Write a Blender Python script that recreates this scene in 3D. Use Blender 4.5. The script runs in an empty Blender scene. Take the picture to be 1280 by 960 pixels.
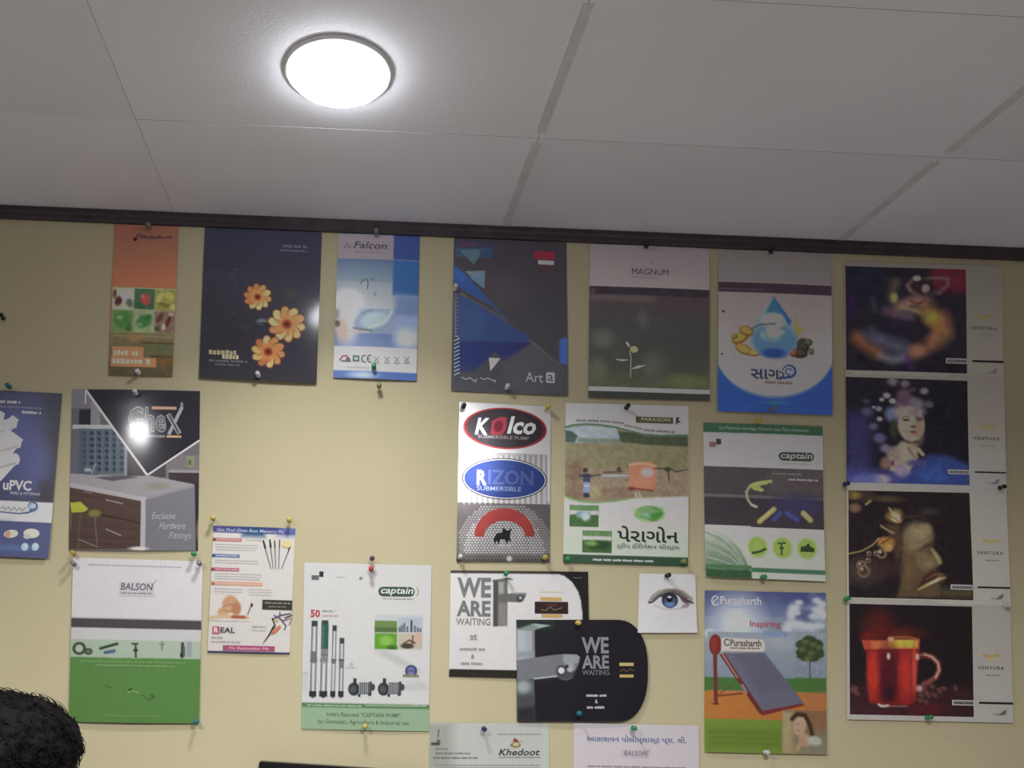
import bpy, bmesh, math, random
import numpy as np
from mathutils import Vector, Matrix
from mathutils.geometry import tessellate_polygon
random.seed(7)
RNG = np.random.RandomState(7)
SC = bpy.context.scene
COL = SC.collection

# ------------------------------------------------------------------ camera
cam = bpy.data.cameras.new('camera')
cam.sensor_width = 36.0
cam.lens = 36.0 * 1100.0 / 1280.0
cam.shift_x = (640 - 495) / 1280.0
cam.shift_y = (750 - 480) / 1280.0
cam.clip_start = 0.02
cam_o = bpy.data.objects.new('camera', cam)
COL.objects.link(cam_o)
_R = Vector((0.99854351, -0.05086953, 0.01797653))
_U = Vector((-0.02047405, -0.04900905, 0.99858847))
_F = Vector((0.04991671, 0.99750208, 0.04997917))
m = Matrix((_R, _U, -_F)).transposed().to_4x4()
m.translation = Vector((0, -1.485, 1.70))
cam_o.matrix_world = m
SC.camera = cam_o

# ------------------------------------------------------------------ world, exposure
w = bpy.data.worlds.new('world')
SC.world = w
w.use_nodes = True
w.node_tree.nodes['Background'].inputs[0].default_value = (0.7, 0.75, 0.9, 1)
w.node_tree.nodes['Background'].inputs[1].default_value = 0.0
SC.view_settings.view_transform = 'Standard'
SC.view_settings.look = 'None'
SC.view_settings.gamma = 1
SC.view_settings.use_curve_mapping = False
SC.view_settings.exposure = 0.0
SC.cycles.transparent_max_bounces = 16
SC.cycles.max_bounces = 8
SC.cycles.diffuse_bounces = 5

ZC = 2.424          # ceiling height
LAMPS = [           # x, y, emission of diffuser, power of its beam
    (-0.031, -0.400, 30.0, 2.35, 130),
    (-0.72, -1.50, 45.0, 19.5, 160),
    (0.30, -1.50, 45.0, 20.5, 160),
]

# ------------------------------------------------------------------ helpers
def lin(c):
    c = np.asarray(c, float) / 255.0
    return np.where(c <= 0.04045, c / 12.92, ((c + 0.055) / 1.055) ** 2.4)

def link(name, me, mat=None, parent=None):
    o = bpy.data.objects.new(name, me)
    COL.objects.link(o)
    if mat is not None:
        me.materials.append(mat)
    if parent is not None:
        o.parent = parent
    return o

def tag(o, label, cat, group=None):
    o['label'] = label
    o['category'] = cat
    if group:
        o['group'] = group
    return o

def empty(name, loc):
    o = bpy.data.objects.new(name, None)
    o.empty_display_size = 0.02
    o.location = loc
    COL.objects.link(o)
    return o

def principled(name, color, rough=0.6, metal=0.0, spec=0.5, noise=0.04, scale=60.0, bump=0.0, bscale=200.0, emit=None, estr=0.0, coat=0.0):
    mt = bpy.data.materials.new(name)
    mt.use_nodes = True
    nt = mt.node_tree
    b = nt.nodes['Principled BSDF']
    tc = nt.nodes.new('ShaderNodeTexCoord')
    nz = nt.nodes.new('ShaderNodeTexNoise')
    nz.inputs['Scale'].default_value = scale
    nz.inputs['Detail'].default_value = 4
    nt.links.new(tc.outputs['Object'], nz.inputs['Vector'])
    rp = nt.nodes.new('ShaderNodeValToRGB')
    rp.color_ramp.elements[0].position = 0.3
    rp.color_ramp.elements[1].position = 0.7
    rp.color_ramp.elements[0].color = tuple(max(0, c * (1 - noise)) for c in color) + (1,)
    rp.color_ramp.elements[1].color = tuple(min(1, c * (1 + noise)) for c in color) + (1,)
    nt.links.new(nz.outputs['Fac'], rp.inputs['Fac'])
    nt.links.new(rp.outputs['Color'], b.inputs['Base Color'])
    b.inputs['Roughness'].default_value = rough
    b.inputs['Metallic'].default_value = metal
    b.inputs['Specular IOR Level'].default_value = spec
    b.inputs['Coat Weight'].default_value = coat
    if bump:
        n2 = nt.nodes.new('ShaderNodeTexNoise')
        n2.inputs['Scale'].default_value = bscale
        n2.inputs['Detail'].default_value = 3
        bp = nt.nodes.new('ShaderNodeBump')
        bp.inputs['Strength'].default_value = bump
        bp.inputs['Distance'].default_value = 0.001
        nt.links.new(tc.outputs['Object'], n2.inputs['Vector'])
        nt.links.new(n2.outputs['Fac'], bp.inputs['Height'])
        nt.links.new(bp.outputs['Normal'], b.inputs['Normal'])
    if emit:
        b.inputs['Emission Color'].default_value = tuple(emit) + (1,)
        b.inputs['Emission Strength'].default_value = estr
    return mt

def print_mat(name, rough, metal=0.0, spec=0.5, bump=.25):
    mt = bpy.data.materials.new(name)
    mt.use_nodes = True
    nt = mt.node_tree
    b = nt.nodes['Principled BSDF']
    at = nt.nodes.new('ShaderNodeAttribute')
    at.attribute_name = 'print'
    tc = nt.nodes.new('ShaderNodeTexCoord')
    nz = nt.nodes.new('ShaderNodeTexNoise')
    nz.inputs['Scale'].default_value = 90
    nz.inputs['Detail'].default_value = 5
    mr = nt.nodes.new('ShaderNodeMapRange')
    mr.inputs['To Min'].default_value = 0.94
    mr.inputs['To Max'].default_value = 1.04
    mx = nt.nodes.new('ShaderNodeVectorMath')
    mx.operation = 'SCALE'
    nt.links.new(tc.outputs['Object'], nz.inputs['Vector'])
    nt.links.new(nz.outputs['Fac'], mr.inputs['Value'])
    nt.links.new(at.outputs['Color'], mx.inputs[0])
    nt.links.new(mr.outputs['Result'], mx.inputs['Scale'])
    nt.links.new(mx.outputs['Vector'], b.inputs['Base Color'])
    b.inputs['Roughness'].default_value = rough
    b.inputs['Metallic'].default_value = metal
    b.inputs['Specular IOR Level'].default_value = spec
    n2 = nt.nodes.new('ShaderNodeTexNoise')
    n2.inputs['Scale'].default_value = 14
    n2.inputs['Detail'].default_value = 1
    bp = nt.nodes.new('ShaderNodeBump')
    bp.inputs['Strength'].default_value = bump
    bp.inputs['Distance'].default_value = 0.004
    nt.links.new(tc.outputs['Object'], n2.inputs['Vector'])
    nt.links.new(n2.outputs['Fac'], bp.inputs['Height'])
    nt.links.new(bp.outputs['Normal'], b.inputs['Normal'])
    return mt

GLOSS = print_mat('glossy_print', 0.12, spec=.4, bump=.07)
SATIN = print_mat('satin_print', 0.36, spec=0.4)
MATTE = print_mat('paper_print', 0.6, spec=0.3)
FOIL = print_mat('foil_print', 0.27, metal=0.6)

def box_mesh(name, x0, y0, z0, x1, y1, z1, bevel=0.0):
    bm = bmesh.new()
    bmesh.ops.create_cube(bm, size=1)
    for v in bm.verts:
        v.co = Vector((x0 + (v.co.x + .5) * (x1 - x0), y0 + (v.co.y + .5) * (y1 - y0), z0 + (v.co.z + .5) * (z1 - z0)))
    if bevel:
        bmesh.ops.bevel(bm, geom=list(bm.edges), offset=bevel, segments=2, affect='EDGES')
    me = bpy.data.meshes.new(name)
    bm.to_mesh(me)
    bm.free()
    return me

def lathe(name, prof, seg=24):
    """profile of (radius, z) pairs turned about z"""
    vs, fs = [], []
    for r, z in prof:
        for i in range(seg):
            a = 2 * math.pi * i / seg
            vs.append((r * math.cos(a), r * math.sin(a), z))
    n = len(prof)
    for j in range(n - 1):
        for i in range(seg):
            k = (i + 1) % seg
            fs.append((j * seg + i, j * seg + k, (j + 1) * seg + k, (j + 1) * seg + i))
    fs.append(tuple(range(seg))[::-1])
    fs.append(tuple((n - 1) * seg + i for i in range(seg)))
    me = bpy.data.meshes.new(name)
    me.from_pydata(vs, [], fs)
    for p in me.polygons:
        p.use_smooth = len(p.vertices) == 4
    me.update()
    return me

# ------------------------------------------------------------------ room shell
WX0, WX1, WY1 = -1.45, 1.50, -3.6
M_WALL = principled('cream_wall_paint', (0.62, 0.56, 0.355), 0.75, spec=0.25, noise=0.03, scale=5, bump=0.25, bscale=90)
M_CEIL = principled('white_ceiling_panel', (0.85, 0.85, 0.905), 0.8, spec=0.2, noise=0.03, scale=4, bump=0.3, bscale=260)
M_CEIL_B = principled('greyer_ceiling_panel', (0.81, 0.805, 0.855), 0.8, spec=0.2, noise=0.03, scale=4, bump=0.3, bscale=260)
M_GAP = principled('dark_ceiling_gap', (0.26, 0.24, 0.24), 0.9)
M_TAPE = principled('pale_joint_tape', (0.69, 0.675, 0.69), 0.7, noise=0.08, scale=30)
M_TRIM = principled('dark_brown_moulding', (0.055, 0.042, 0.05), 0.45, noise=0.2, scale=25, bump=0.3, bscale=60)
M_SIDE = principled('dark_side_wall_paint', (0.24, 0.22, 0.22), 0.75, spec=0.25, noise=0.03, scale=5, bump=0.25, bscale=90)  # unseen side and back walls, darkened to cut bounced light
M_FLOOR = principled('grey_floor_tile', (0.50, 0.48, 0.49), 0.5, noise=0.08, scale=6)

def structure(name, me, mat, parent=None):
    o = link(name, me, mat, parent)
    if parent is None:
        o['kind'] = 'structure'
    return o

structure('wall_front', box_mesh('wall_front', WX0 - .1, 0, 0, WX1 + .1, .1, ZC + .08), M_WALL)
structure('wall_left', box_mesh('wall_left', WX0 - .1, WY1, 0, WX0, 0, ZC + .08), M_SIDE)
structure('wall_right', box_mesh('wall_right', WX1, WY1, 0, WX1 + .1, 0, ZC + .08), M_SIDE)
structure('wall_back', box_mesh('wall_back', WX0 - .1, WY1 - .1, 0, WX1 + .1, WY1, ZC + .08), M_SIDE)
floor = structure('floor', box_mesh('floor', WX0 - .1, WY1 - .1, -.1, WX1 + .1, .1, 0), M_FLOOR)
ceiling = structure('ceiling', box_mesh('ceiling', WX0, WY1, ZC + .010, WX1, 0, ZC + .08), M_GAP)

# ceiling panels: every board is a part of the ceiling
xj = [WX0, -0.907, -0.315, 0.252, 0.847, 1.44, WX1]
yj = [0.0]
while yj[-1] - 0.28 > WY1 + .05:
    yj.append(-0.275 if len(yj) == 1 else yj[-1] - 0.281)
yj.append(WY1)
k = 0
for i in range(len(xj) - 1):
    for j in range(len(yj) - 1):
        g = 0.0009
        dz = random.uniform(0, .0007)
        x0, x1, y1, y0 = xj[i] + g * .5, xj[i + 1] - g * .5, yj[j] - g * .6, yj[j + 1] + g * .6
        me = box_mesh('panel', x0, y0, ZC + dz, x1, y1, ZC + .010)
        o = link('panel', me, M_CEIL if (i + j * 2) % 3 else M_CEIL_B, ceiling)
for x in xj[1:-1]:
    for a, b_ in ((-.002, -.262), (-.29, -.54)) if x in (0.252, 0.847) else ():
        me = box_mesh('joint_tape', x - .007, b_, ZC - .0004, x + .007, a, ZC + .0008)
        link('joint_tape', me, M_TAPE, ceiling)

# moulding between wall and ceiling
def trim(name, pts, axis_len):
    me = bpy.data.meshes.new(name)
    return me
bm = bmesh.new()
prof = [(0, 2.4045), (-.006, 2.4045), (-.008, 2.408), (-.008, 2.4135), (-.011, 2.4165), (-.011, 2.4238), (0, 2.4238)]
ra = [bm.verts.new((WX0, y, z)) for y, z in prof]
rb = [bm.verts.new((WX1, y, z)) for y, z in prof]
for i in range(len(prof)):
    j = (i + 1) % len(prof)
    bm.faces.new((ra[i], ra[j], rb[j], rb[i]))
bm.faces.new(ra[::-1]); bm.faces.new(rb)
bmesh.ops.recalc_face_normals(bm, faces=bm.faces)
me = bpy.data.meshes.new('trim_1'); bm.to_mesh(me); bm.free()
structure('trim_1', me, M_TRIM)

# ------------------------------------------------------------------ ceiling lamps
M_RIM = principled('white_lamp_rim', (0.8, 0.8, 0.8), 0.4)
def lamp(x, y, emis, power, spread, label):
    t = empty('ceiling_lamp', (x, y, ZC))
    tag(t, label, 'lamp')
    rim = lathe('rim', [(0.063, 0.0), (0.069, 0.0), (0.069, -0.002), (0.066, -0.004), (0.063, -0.004)], 48)
    link('rim', rim, M_RIM, t)
    mt = principled('lamp_diffuser_%d' % int(emis), (0.9, 0.9, 0.9), 0.5, emit=(0.93, 0.96, 1.0), estr=emis)
    dif = lathe('diffuser', [(0.0625, -0.001), (0.0625, -0.005), (0.059, -0.010), (0.050, -0.0145), (0.036, -0.018), (0.020, -0.020), (0.004, -0.0205)], 48)
    link('diffuser', dif, mt, t)
    ld = bpy.data.lights.new('beam', 'AREA')
    ld.shape = 'DISK'
    ld.size = 0.11
    ld.energy = power
    ld.spread = math.radians(spread)
    ld.color = (1.0, 0.985, 0.985)
    lo = bpy.data.objects.new('beam', ld)
    lo.location = (0, 0, -0.023)
    COL.objects.link(lo)
    lo.parent = t
LL = ['round glowing white lamp in the panelled ceiling above the dark flower poster',
      'round ceiling lamp further back in the room on the left',
      'round ceiling lamp at the back of the room on the right']
for (x, y, e, p, s), l in zip(LAMPS, LL):
    lamp(x, y, e, p, s, l)

# ------------------------------------------------------------------ printed sheets
def homography(src, dst):
    A = []
    for (x, y), (u, v) in zip(src, dst):
        A.append([x, y, 1, 0, 0, 0, -u * x, -u * y, -u])
        A.append([0, 0, 0, x, y, 1, -v * x, -v * y, -v])
    return np.linalg.svd(np.array(A, float))[2][-1].reshape(3, 3)

_TEXT = {}
def text_mesh(s, bold, spacing=1.0):
    key = (s, bold, spacing)
    if key not in _TEXT:
        cu = bpy.data.curves.new('lettering', 'FONT')
        cu.body = s
        cu.size = 1
        cu.offset = bold
        cu.resolution_u = 2
        cu.space_character = spacing
        ob = bpy.data.objects.new('lettering', cu)
        COL.objects.link(ob)
        dg = bpy.context.evaluated_depsgraph_get()
        me = ob.evaluated_get(dg).to_mesh()
        n = len(me.vertices)
        co = np.zeros(n * 3)
        me.vertices.foreach_get('co', co)
        fs = [tuple(p.vertices) for p in me.polygons]
        ob.evaluated_get(dg).to_mesh_clear()
        bpy.data.objects.remove(ob)
        bpy.data.curves.remove(cu)
        _TEXT[key] = (co.reshape(-1, 3)[:, :2].copy(), fs)
    return _TEXT[key]

def vnoise(X, Y, scale, seed):
    r = np.random.RandomState(seed)
    g = r.rand(64, 64)
    x = X / scale + 7.3; y = Y / scale + 3.1
    xi = np.floor(x).astype(int); yi = np.floor(y).astype(int)
    fx = x - xi; fy = y - yi
    fx = fx * fx * (3 - 2 * fx); fy = fy * fy * (3 - 2 * fy)
    a = g[yi % 64, xi % 64]; b = g[yi % 64, (xi + 1) % 64]
    c = g[(yi + 1) % 64, xi % 64]; d = g[(yi + 1) % 64, (xi + 1) % 64]
    return (a * (1 - fx) + b * fx) * (1 - fy) + (c * (1 - fx) + d * fx) * fy

class Canvas:
    """soft-edged painting of a printed picture, one colour per vertex of a fine grid"""
    def __init__(s, sheet, X, Y, base):
        s.sh, s.X, s.Y = sheet, X, Y
        s.C = np.empty(X.shape + (3,)); s.C[:] = base
    def _mix(s, m, c, a):
        m = np.clip(m, 0, 1)[..., None] * a
        s.C = s.C * (1 - m) + np.asarray(c, float) * m
        return s
    def rect(s, x0, y0, x1, y1, c, soft=2, a=1):
        cx, cy = s.sh.S((x0 + x1) / 2, (y0 + y1) / 2)
        d = np.maximum(abs(s.X - cx) - abs(x1 - x0) / 2, abs(s.Y - cy) - abs(y1 - y0) / 2)
        return s._mix(.5 - d / soft, c, a)
    def ell(s, cx, cy, rx, ry, c, soft=.15, rot=0, a=1):
        cx, cy = s.sh.S(cx, cy)
        dx, dy = s.X - cx, s.Y - cy
        r = math.radians(rot)
        ex = dx * math.cos(r) + dy * math.sin(r)
        ey = -dx * math.sin(r) + dy * math.cos(r)
        d = np.sqrt((ex / rx) ** 2 + (ey / ry) ** 2)
        return s._mix((1 + soft / 2 - d) / soft, c, a)
    def poly(s, pts, c, soft=3, a=1):
        P = [s.sh.S(*p) for p in pts]
        d = np.full(s.X.shape, 1e9); inside = np.zeros(s.X.shape, bool)
        for i in range(len(P)):
            (x0, y0), (x1, y1) = P[i], P[(i + 1) % len(P)]
            ex, ey = x1 - x0, y1 - y0
            t = np.clip(((s.X - x0) * ex + (s.Y - y0) * ey) / (ex * ex + ey * ey + 1e-9), 0, 1)
            d = np.minimum(d, np.hypot(s.X - x0 - t * ex, s.Y - y0 - t * ey))
            if y0 != y1:
                cr = ((y0 > s.Y) != (y1 > s.Y)) & (s.X < (x1 - x0) * (s.Y - y0) / (y1 - y0) + x0)
                inside ^= cr
        return s._mix(.5 + np.where(inside, d, -d) / soft, c, a)
    def line(s, pts, w, c, soft=2, a=1):
        P = [s.sh.S(*p) for p in pts]
        W_ = [w] * len(P) if np.isscalar(w) else list(w)
        d = np.full(s.X.shape, 1e9)
        for i in range(len(P) - 1):
            (x0, y0), (x1, y1) = P[i], P[i + 1]
            ex, ey = x1 - x0, y1 - y0
            t = np.clip(((s.X - x0) * ex + (s.Y - y0) * ey) / (ex * ex + ey * ey + 1e-9), 0, 1)
            d = np.minimum(d, np.hypot(s.X - x0 - t * ex, s.Y - y0 - t * ey) - (W_[i] + (W_[i + 1] - W_[i]) * t) / 2)
        return s._mix(.5 - d / soft, c, a)
    def vgrad(s, y0, y1, c0, c1):
        m = ((s.Y >= y0 - 2) & (s.Y <= y1 + 2)).astype(float)
        t = np.clip((s.Y - y0) / (y1 - y0), 0, 1)[..., None]
        g = np.asarray(c0, float) * (1 - t) + np.asarray(c1, float) * t
        s.C = s.C * (1 - m[..., None]) + g * m[..., None]
        return s
    def noise(s, amp, scale, seed=1, c=None, thr=.5):
        amp = amp * .5
        n = vnoise(s.X, s.Y, scale, seed) * .65 + vnoise(s.X, s.Y, scale * .45, seed + 1) * .35
        if c is None:
            s.C = s.C * (1 + amp * (n[..., None] - .5) * 2)
        else:
            s._mix((n - thr) * 6, c, amp)
        return s

ALL = []
# how bright plain white paper looks at the top and the bottom of each sheet: ink colours are divided by it, which bakes leftover light falloff into them
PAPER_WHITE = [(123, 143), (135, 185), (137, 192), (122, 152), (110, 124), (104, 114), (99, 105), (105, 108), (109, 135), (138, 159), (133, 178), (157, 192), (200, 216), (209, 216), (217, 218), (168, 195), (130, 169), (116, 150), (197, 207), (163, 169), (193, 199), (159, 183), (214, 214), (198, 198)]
def split_long(V, F, C, K, L):
    """cuts long triangles so that flat print follows the curl of its sheet"""
    V = [tuple(v) for v in V]; C = [tuple(c) for c in C]; K = list(K)
    T = []
    for f in F:
        T += [(f[0], f[i], f[i + 1]) for i in range(1, len(f) - 1)]
    out = []; mids = {}
    while T:
        a, b, c = T.pop()
        la = (V[a][0] - V[b][0]) ** 2 + (V[a][1] - V[b][1]) ** 2
        lb = (V[b][0] - V[c][0]) ** 2 + (V[b][1] - V[c][1]) ** 2
        lc = (V[c][0] - V[a][0]) ** 2 + (V[c][1] - V[a][1]) ** 2
        m_ = max(la, lb, lc)
        if m_ <= L * L:
            out.append((a, b, c)); continue
        if m_ == lb: a, b, c = b, c, a
        elif m_ == lc: a, b, c = c, a, b
        key = (min(a, b), max(a, b))
        if key not in mids:
            mids[key] = len(V)
            V.append(((V[a][0] + V[b][0]) / 2, (V[a][1] + V[b][1]) / 2))
            C.append(tuple((p + q) / 2 for p, q in zip(C[a], C[b]))); K.append((K[a] + K[b]) / 2)
        d = mids[key]
        T += [(a, d, c), (d, b, c)]
    return np.array(V), out, np.array(C), np.array(K)

class Sheet:
    def __init__(s, label, W, A, white, mat=SATIN, base=.0008, res=5.0, paper=(200, 200, 200), bow=.0015, lift=.001,
                 wave=.0006, cat='poster', group=None, bowv=None, edge=None, name='poster', tint=(1, 1, 1)):
        s.W = [(x / 1000., z / 1000.) for x, z in W]
        s.W = [(x, min(z, 2.4035)) for x, z in s.W]
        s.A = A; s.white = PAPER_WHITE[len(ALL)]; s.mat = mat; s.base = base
        s.bowv = bow if bowv is None else bowv
        s.bow, s.lift, s.wave, s.edge, s.tint = bow, lift, wave, edge, tint
        s.H = homography(A, [(0, 0), (1, 0), (1, 1), (0, 1)])
        s.Wa = (A[1][0] - A[0][0] + A[2][0] - A[3][0]) / 2.
        s.Ha = (A[3][1] - A[0][1] + A[2][1] - A[1][1]) / 2.
        s.X0 = (A[0][0] + A[3][0]) / 2.; s.Y0 = (A[0][1] + A[1][1]) / 2.
        s.seed = len(ALL) + 3
        cx = sum(p[0] for p in s.W) / 4; cz = sum(p[1] for p in s.W) / 4
        s.org = np.array([cx, 0, cz])
        s.root = empty(name, tuple(s.org))
        tag(s.root, label, cat, group)
        s.k = 0; s.parts = {}
        s.res = res
        s.front = s.patch('sheet', None, res, paper)
        ALL.append(s)
    def S(s, x, y):
        q = s.H @ np.array([x, y, 1.0])
        return s.X0 + q[0] / q[2] * s.Wa, s.Y0 + q[1] / q[2] * s.Ha
    def world(s, X, Y, k):
        u = (np.asarray(X, float) - s.X0) / s.Wa; v = (np.asarray(Y, float) - s.Y0) / s.Ha
        w0, w1, w2, w3 = [np.array(p) for p in s.W]
        P = ((1 - u) * (1 - v))[..., None] * w0 + (u * (1 - v))[..., None] * w1 + (u * v)[..., None] * w2 + ((1 - u) * v)[..., None] * w3
        uc = np.clip(u, 0, 1); vc = np.clip(v, 0, 1)
        off = s.base + s.bow * np.sin(math.pi * uc) * .6 + s.bowv * np.sin(math.pi * vc) * .6
        off = off + s.lift * vc ** 3 + s.wave * (1 + np.sin(5.1 * u + s.seed) * np.cos(4.3 * v + s.seed * 2))
        off = off + k * .000016
        return np.stack([P[..., 0], -off, P[..., 1]], -1) - s.org
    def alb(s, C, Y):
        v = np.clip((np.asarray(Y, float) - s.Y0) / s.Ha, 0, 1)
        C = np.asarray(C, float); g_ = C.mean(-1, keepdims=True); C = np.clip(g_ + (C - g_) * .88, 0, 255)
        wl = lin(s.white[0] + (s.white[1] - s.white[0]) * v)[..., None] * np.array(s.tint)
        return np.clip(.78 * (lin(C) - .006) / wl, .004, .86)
    def patch(s, part, box, res=None, base=(200, 200, 200)):
        """a printed picture area (box in artwork units) as a fine grid that follows the sheet"""
        res = res or s.res
        if box is None:
            x0, y0, x1, y1 = s.X0, s.Y0, s.X0 + s.Wa, s.Y0 + s.Ha
        else:
            cx, cy = s.S((box[0] + box[2]) / 2., (box[1] + box[3]) / 2.)
            wx, wy = (box[2] - box[0]) / 2., (box[3] - box[1]) / 2.
            x0, x1, y0, y1 = cx - wx, cx + wx, cy - wy, cy + wy
            x0 = max(x0, s.X0); x1 = min(x1, s.X0 + s.Wa); y0 = max(y0, s.Y0); y1 = min(y1, s.Y0 + s.Ha)
            s.k += 1
        nx = max(2, int(round((x1 - x0) / res)) + 1); ny = max(2, int(round((y1 - y0) / res)) + 1)
        U, V = np.meshgrid(np.linspace(0, 1, nx), np.linspace(0, 1, ny))
        Y = y0 + V * (y1 - y0)
        if s.edge is not None and box is None:
            X = x0 + U * (s.edge((Y - s.Y0) / s.Ha) * s.Wa)
        else:
            X = x0 + U * (x1 - x0)
        cv = Canvas(s, X, Y, base)
        cv.part = part; cv.kk = s.k if box is not None else 0
        s.parts.setdefault('_patches', []).append(cv)
        return cv
    # ---- small crisp shapes
    def _add(s, part, V, F, c, layer=None):
        if layer is None:
            s.k += 1; layer = s.k
        if part.endswith('+'):      # each call a part of its own
            part = part[:-1] + '#%d' % len(s.parts)
        d = s.parts.setdefault(part, [[], [], [], []])
        n = sum(len(a) for a in d[0])
        V = np.asarray(V, float)
        d[0].append(V); d[1] += [tuple(i + n for i in f) for f in F]
        cc = np.empty((len(V), 3)); cc[:] = c
        d[2].append(cc); d[3].append(np.full(len(V), layer))
    def poly(s, part, pts, c):
        P = [s.S(*p) for p in pts]
        tr = tessellate_polygon([[Vector((x, y, 0)) for x, y in P]])
        s._add(part, P, tr, c)
    def rect(s, part, x0, y0, x1, y1, c):
        cx, cy = s.S((x0 + x1) / 2., (y0 + y1) / 2.); w, h = (x1 - x0) / 2., (y1 - y0) / 2.
        n = max(1, int(abs(x1 - x0) / 60))
        V, F = [], []
        for i in range(n + 1):
            x = cx - w + 2 * w * i / n
            V += [(x, cy - h), (x, cy + h)]
            if i:
                F.append((2 * i - 2, 2 * i, 2 * i + 1, 2 * i - 1))
        s._add(part, V, F, c)
    def ell(s, part, cx, cy, rx, ry, c, n=28, c2=None, rot=0):
        cx, cy = s.S(cx, cy); r = math.radians(rot)
        V = [(cx, cy)]
        for i in range(n):
            a = 2 * math.pi * i / n
            x, y = rx * math.cos(a), ry * math.sin(a)
            V.append((cx + x * math.cos(r) - y * math.sin(r), cy + x * math.sin(r) + y * math.cos(r)))
        cc = np.empty((n + 1, 3)); cc[:] = c
        if c2 is not None: cc[0] = c2
        s._add(part, V, [(0, i + 1, (i + 1) % n + 1) for i in range(n)], cc)
    def line(s, part, pts, wd, c, closed=False):
        P = [np.array(s.S(*p)) for p in pts]
        V, F = [], []
        n = len(P)
        for i in range(n):
            a = P[i - 1] if (i > 0 or closed) else P[i]
            b = P[(i + 1) % n] if (i < n - 1 or closed) else P[i]
            t = b - a; t = t / (np.hypot(*t) + 1e-9)
            nn = np.array([-t[1], t[0]]) * (wd if np.isscalar(wd) else wd[i]) / 2
            V += [P[i] + nn, P[i] - nn]
        for i in range(n if closed else n - 1):
            j = (i + 1) % n
            F.append((2 * i, 2 * i + 1, 2 * j + 1, 2 * j))
        s._add(part, V, F, c)
    def arc(s, part, cx, cy, rx, ry, a0, a1, wd, c, n=20, c_end=None):
        pts = [(cx + rx * math.cos(math.radians(a0 + (a1 - a0) * i / n)), cy + ry * math.sin(math.radians(a0 + (a1 - a0) * i / n))) for i in range(n + 1)]
        s.line(part, pts, wd, c)
    def text(s, part, st, x0, y0, x1, y1, c, bold=.0, shear=0, rot=0, spacing=1.0):
        V, F = text_mesh(st, min(bold, .035 if len(st) < 5 else .02) * (.75 if len(st) > 5 else 1), spacing)
        if len(V) == 0:
            return
        V = V.copy(); V[:, 0] += V[:, 1] * shear
        a, b = V.min(0), V.max(0)
        V = (V - a) / (b - a + 1e-9) - .5
        V[:, 0] *= (x1 - x0); V[:, 1] *= -(y1 - y0)
        if rot:
            r = math.radians(rot)
            V = V @ np.array([[math.cos(r), math.sin(r)], [-math.sin(r), math.cos(r)]])
        cx, cy = s.S((x0 + x1) / 2., (y0 + y1) / 2.)
        s._add(part, V + np.array([cx, cy]), F, c)
    def words(s, part, x0, y, x1, h, c, seed=0, rot=0.0):
        """a line of print too small to read: short uneven strokes grouped like words"""
        r = random.Random(seed + int(x0 * 13 + y * 7))
        cx, cy = s.S((x0 + x1) / 2., y)
        x = -(x1 - x0) / 2.; xe = (x1 - x0) / 2.
        V, F = [], []
        while x < xe:
            for _ in range(r.randint(3, 8)):
                wd = h * r.uniform(.35, .6); a = h * r.uniform(.30, .52); b = h * r.uniform(.3, .36)
                if x + wd > xe: break
                n = len(V); t = math.tan(math.radians(rot))
                V += [(cx + x, cy - a + x * t), (cx + x + wd, cy - a * .9 + x * t), (cx + x + wd, cy + b + x * t), (cx + x, cy + b + x * t)]
                F.append((n, n + 1, n + 2, n + 3))
                x += wd + h * .13
            x += h * .45
        if V:
            s._add(part, V, F, c)
    def finish(s):
        for cv in s.parts.pop('_patches'):
            P = s.world(cv.X, cv.Y, cv.kk + (6 if cv.kk else 0))
            ny, nx = cv.X.shape
            n = nx * ny
            V = P.reshape(-1, 3)
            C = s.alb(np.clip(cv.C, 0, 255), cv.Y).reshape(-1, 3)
            ii, jj = np.meshgrid(np.arange(nx - 1), np.arange(ny - 1))
            q = (jj * nx + ii).reshape(-1)
            F = np.stack([q, q + nx, q + nx + 1, q + 1], 1)
            if cv.kk == 0:      # the paper itself has an edge and a back
                rim = np.concatenate([np.arange(nx), np.arange(1, ny) * nx + nx - 1, (ny - 1) * nx + np.arange(nx - 2, -1, -1), np.arange(ny - 2, 0, -1) * nx])
                B = V[rim] + np.array([0, .00035, 0])
                m_ = len(rim); idx = np.arange(m_)
                V = np.concatenate([V, V[rim], B]); C = np.concatenate([C, C[rim] * .9 + .05, C[rim] * .9 + .05])
                F = np.concatenate([F, np.stack([n + idx, n + (idx + 1) % m_, n + m_ + (idx + 1) % m_, n + m_ + idx], 1)])
            s._mesh(cv.part, V, F, C)
        for part, (Vs, F, Cs, Ks) in s.parts.items():
            V = np.concatenate(Vs); C = np.concatenate(Cs); K = np.concatenate(Ks)
            V, F, C, K = split_long(V, F, C, K, s.Wa * .075)
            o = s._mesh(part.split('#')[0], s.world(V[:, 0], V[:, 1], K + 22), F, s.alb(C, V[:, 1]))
    def _mesh(s, part, V, F, C):
        me = bpy.data.meshes.new(part)
        me.from_pydata([tuple(v) for v in V], [], [tuple(int(i) for i in f) for f in F])
        at = me.color_attributes.new('print', 'FLOAT_COLOR', 'POINT')
        at.data.foreach_set('color', np.concatenate([C, np.ones((len(C), 1))], 1).astype(np.float32).ravel())
        me.polygons.foreach_set('use_smooth', [True] * len(me.polygons))
        # printed faces look into the room
        me.update()
        bm = bmesh.new(); bm.from_mesh(me)
        fl = [f for f in bm.faces if f.normal.y > 0]
        bmesh.ops.reverse_faces(bm, faces=fl)
        bm.to_mesh(me); bm.free()
        o = link(part, me, s.mat, s.root)
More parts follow.
